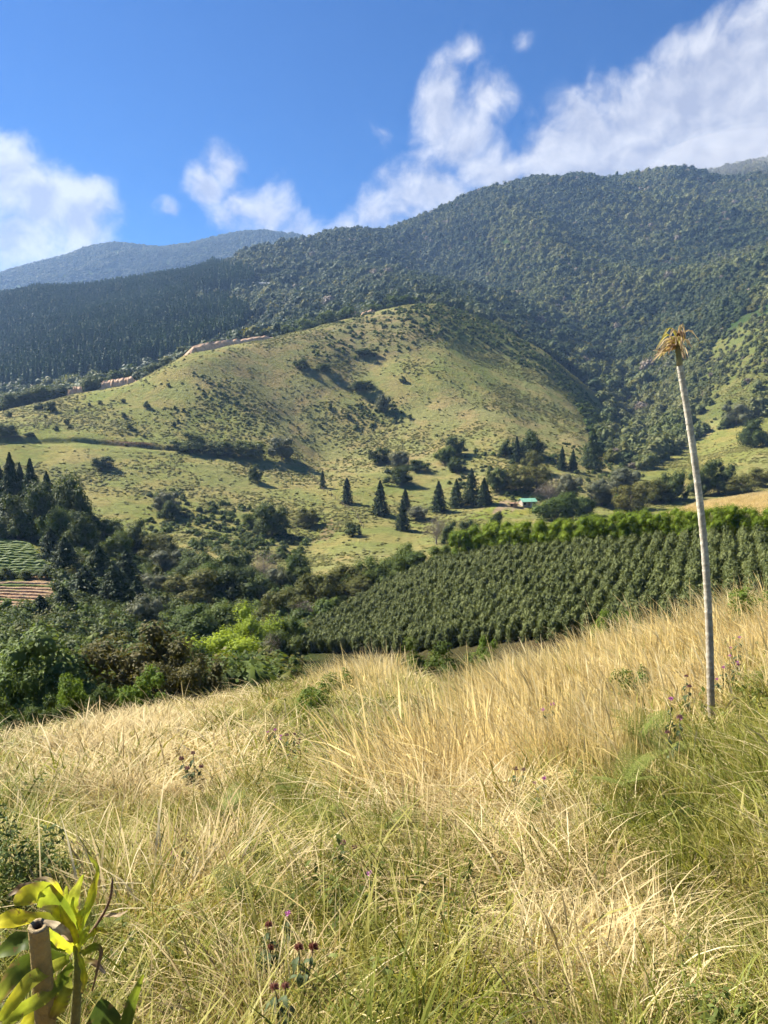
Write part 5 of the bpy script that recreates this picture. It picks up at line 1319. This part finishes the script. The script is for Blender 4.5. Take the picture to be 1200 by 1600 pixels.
plant = bpy.data.objects.new('strap_leaved_plant', None); COL.objects.link(plant)
pg = Z8(545, 1477, 1.5); pg.z = float(H(pg.x, pg.y)); plant.location = pg
GRN, YEL, LIM, BRN, DRYC, DGR, OLI = (.17, .23, .02), (.62, .56, .035), (.42, .48, .035), (.19, .12, .065), (.48, .37, .24), (.08, .12, .022), (.30, .31, .04)
k1 = 1.45 / F_PX
LEAVES = [  # points (zoom px, depth), widths px, colours
    ([(545, 830, 1.48), (430, 640, 1.45), (300, 545, 1.42), (190, 555, 1.39), (100, 610, 1.38)], [16, 34, 42, 38, 8], [LIM, GRN, LIM, YEL, OLI], Vector((.35, -.6, .6))),
    ([(590, 800, 1.48), (640, 640, 1.46), (690, 470, 1.45), (712, 360, 1.44), (660, 275, 1.43), (610, 210, 1.42), (545, 155, 1.41)], [10, 18, 20, 18, 12, 9, 3], [LIM, LIM, YEL, LIM, OLI, BRN, BRN], Vector((-.6, -.8, .1))),
    ([(545, 740, 1.50), (520, 620, 1.50), (545, 510, 1.50), (602, 400, 1.50)], [10, 24, 20, 3], [YEL, LIM, OLI, LIM], Vector((.5, -.8, .2))),
    ([(480, 760, 1.46), (330, 730, 1.42), (150, 715, 1.38), (0, 745, 1.36), (-120, 800, 1.35)], [14, 26, 32, 30, 8], [GRN, OLI, YEL, YEL, OLI], Vector((.1, -.5, .85))),
    ([(530, 950, 1.48), (460, 880, 1.46), (400, 830, 1.44), (340, 790, 1.42)], [14, 28, 26, 8], [LIM, YEL, LIM, OLI], Vector((.2, -.8, .5))),
    ([(500, 1000, 1.47), (390, 1060, 1.40), (220, 1160, 1.33), (100, 1310, 1.28), (0, 1450, 1.26)], [12, 22, 26, 24, 12], [GRN, OLI, OLI, YEL, LIM], Vector((.4, -.7, .5))),
    ([(520, 1050, 1.47), (420, 1180, 1.41), (300, 1290, 1.36), (150, 1380, 1.32), (20, 1500, 1.30)], [12, 24, 26, 24, 10], [GRN, GRN, OLI, LIM, OLI], Vector((.4, -.7, .5))),
    ([(500, 1100, 1.47), (470, 1230, 1.42), (430, 1330, 1.40), (375, 1440, 1.39)], [10, 26, 30, 10], [GRN, OLI, YEL, BRN], Vector((.3, -.9, .1))),
    ([(440, 560, 1.46), (390, 480, 1.45), (330, 430, 1.44), (240, 440, 1.43)], [12, 16, 8, 3], [YEL, YEL, DRYC, BRN], Vector((.3, -.7, .6))),
    ([(300, 520, 1.43), (220, 480, 1.42), (140, 505, 1.41), (62, 552, 1.40)], [6, 14, 16, 3], [BRN, DRYC, BRN, DRYC], Vector((.1, -.6, .8))),
    ([(520, 890, 1.43), (470, 820, 1.40), (400, 770, 1.375), (315, 735, 1.36)], [5, 16, 16, 5], [BRN, DRYC, (.5, .42, .3), DRYC], Vector((.1, -.7, .7))),
    ([(740, 700, 1.5), (800, 690, 1.48), (860, 690, 1.46), (920, 660, 1.45)], [4, 9, 8, 2], [BRN, DRYC, DRYC, DRYC], Vector((0, -.6, .8))),
    ([(590, 970, 1.48), (680, 920, 1.47), (730, 950, 1.46), (705, 1070, 1.46), (665, 1240, 1.46)], [12, 14, 8, 5, 3], [OLI, GRN, BRN, BRN, BRN], Vector((.2, -.8, .5))),
    ([(600, 1010, 1.49), (690, 1040, 1.48), (760, 1110, 1.47)], [8, 12, 4], [OLI, BRN, (.3, .27, .24)], Vector((.2, -.7, .6))),
    ([(480, 930, 1.47), (300, 880, 1.46), (120, 900, 1.45), (-60, 1000, 1.44)], [14, 36, 40, 14], [GRN, DGR, DGR, GRN], Vector((.2, -.5, .8))),
    ([(480, 1010, 1.48), (300, 1010, 1.47), (120, 1100, 1.46), (-20, 1320, 1.45)], [14, 34, 38, 14], [DGR, GRN, DGR, OLI], Vector((.4, -.6, .6))),
    ([(500, 1120, 1.49), (350, 1300, 1.47), (250, 1400, 1.46), (150, 1520, 1.46)], [14, 30, 32, 12], [DGR, OLI, YEL, OLI], Vector((.4, -.7, .5))),
    ([(555, 960, 1.48), (585, 880, 1.46), (610, 830, 1.45), (650, 770, 1.45)], [10, 18, 16, 4], [YEL, LIM, LIM, OLI], Vector((-.3, -.8, .4))),
    ([(555, 860, 1.50), (500, 700, 1.51), (470, 590, 1.51), (480, 480, 1.51)], [10, 17, 15, 3], [LIM, YEL, LIM, OLI], Vector((.4, -.8, .3))),
    ([(575, 850, 1.50), (610, 700, 1.51), (640, 600, 1.52), (700, 530, 1.52)], [10, 16, 14, 3], [LIM, LIM, YEL, OLI], Vector((-.3, -.8, .4))),
    ([(550, 880, 1.47), (470, 740, 1.44), (400, 660, 1.42), (300, 640, 1.40)], [10, 20, 20, 4], [YEL, LIM, YEL, DRYC], Vector((.3, -.7, .6))),
    ([(560, 900, 1.47), (520, 800, 1.45), (470, 720, 1.43), (430, 620, 1.42)], [10, 18, 16, 3], [LIM, YEL, YEL, LIM], Vector((.3, -.8, .4))),
    ([(590, 900, 1.48), (660, 830, 1.47), (720, 800, 1.46), (780, 830, 1.45)], [8, 13, 11, 3], [LIM, OLI, YEL, BRN], Vector((-.1, -.6, .8))),
    ([(560, 960, 1.46), (600, 1060, 1.43), (610, 1160, 1.42), (590, 1260, 1.42)], [8, 15, 14, 3], [OLI, LIM, YEL, BRN], Vector((-.2, -.9, .2))),
    ([(560, 800, 1.49), (575, 720, 1.49), (590, 680, 1.49), (620, 640, 1.49)], [10, 16, 16, 5], [YEL, YEL, LIM, OLI], Vector((0, -.9, .3)))]
for (pp, wd, cl, nr) in LEAVES:
    V, F, C = strap([Z8(*q) - pg for q in pp], [w_ * k1 * .85 for w_ in wd], cl, .22, nr, 18, .3); me = mesh('leaf', V, F, M_RIB, True); set_col(me, 'tint', np.array(C)); obj('leaf', me, plant)
b = MB(); q = [pg + Vector((0, 0, -.05)), Z8(540, 1477, 1.5), Z8(560, 1150, 1.49), Z8(550, 900, 1.48)]; b.tube([p - pg for p in q], [.011, .011, .010, .007], 8)
me = b.build('stem', M_STAKE, True); set_col(me, 'tint', np.repeat(np.array([(.2, .17, .08), (.2, .18, .08), (.2, .2, .06), (.22, .24, .04)]), 8, 0)); obj('stem', me, plant)
b = MB(); q = [Z8(600, 900, 1.49), Z8(735, 700, 1.49), Z8(795, 570, 1.48), Z8(812, 420, 1.48)]; b.tube([p - pg for p in spline(q, 8)], [.003] * 8 + [.001], 6)
me = b.build('flower_stalk', M_STAKE, True); set_col(me, 'tint', np.tile((.16, .1, .07), (len(me.vertices), 1))); obj('flower_stalk', me, plant)
tag(plant, 'yellow-green strap-leaved plant with withered brown tips round the stake', 'plant')
# broad-leaved seedling at the lower edge
pl2 = bpy.data.objects.new('broad_leaved_plant', None); COL.objects.link(pl2)
p2 = Z8(800, 1750, 1.35); p2.z = float(H(p2.x, p2.y)); pl2.location = p2
for (pp, wd, cl, nr) in [([(780, 1800, 1.33), (750, 1620, 1.34), (745, 1440, 1.35), (730, 1300, 1.36)], [20, 48, 52, 8], [DGR, GRN, DGR, (.08, .13, .02)], Vector((.3, -.8, .5))), ([(850, 1780, 1.34), (900, 1560, 1.36), (955, 1330, 1.38), (1035, 1120, 1.40)], [12, 26, 24, 4], [DGR, DGR, GRN, LIM], Vector((-.5, -.8, .3)))]:
    V, F, C = strap([Z8(*q) - p2 for q in pp], [w_ * k1 for w_ in wd], cl, .2, nr, 18, .05); me = mesh('leaf', V, F, M_RIB, True); set_col(me, 'tint', np.array(C) * .9); obj('leaf', me, pl2)
b = MB(); q = [Vector((0, 0, -.05)), Z8(800, 1800, 1.34) - p2]; b.tube([q[0], q[0].lerp(q[1], .5), q[1]], [.008, .007, .005], 6); obj('stem', b.build('stem', M_STEM, True), pl2)
tag(pl2, 'two broad dark green leaves rising at the bottom beside the yellow-green plant', 'plant')

# ------------------------------------------------------------------ haze in the valley air
hz, n = mat_new('haze_air'); pv = n.n('ShaderNodeVolumePrincipled')
pv.inputs['Color'].default_value = (0.34, 0.56, 1.0, 1); pv.inputs['Density'].default_value = HAZE; pv.inputs['Anisotropy'].default_value = 0.25
o_m = n.n('ShaderNodeOutputMaterial'); n.link(pv.outputs[0], o_m.inputs['Volume'])
zmin = float(ZG.min()) - 1.5; zmax = float(ZG.max()) + 60
b = MB(); b.box((0, 2390, (zmin + zmax) / 2), (2 * 4250, 4860, zmax - zmin))
hz_o = obj('haze', b.build('haze', hz)); hz_o['kind'] = 'stuff'; hz_o['label'] = 'thin bluish haze filling the valley air'
# cloud mist lying on the right end of the summit ridge
mv, mf = ico(4); ctr = at_depth(1250, 262, 2080)
nz_ = fbm(mv[:, 0] * 2.1 + 5, mv[:, 2] * 2.3 + mv[:, 1] * 1.7, 131, 3); mv = mv * (1 + .35 * nz_[:, None]) * np.array([380, 260, 92])
mm, n = mat_new('mist_air'); pv = n.n('ShaderNodeVolumePrincipled'); pv.inputs['Color'].default_value = (.97, .98, 1, 1); pv.inputs['Density'].default_value = 0.0011
o_m = n.n('ShaderNodeOutputMaterial'); n.link(pv.outputs[0], o_m.inputs['Volume'])
mo_ = obj('mist', mesh('mist', mv, mf, mm, True), loc=tuple(ctr)); mo_['kind'] = 'stuff'; mo_['label'] = 'white cloud mist lying on the right end of the summit ridge'
print('all done', zmin, zmax)
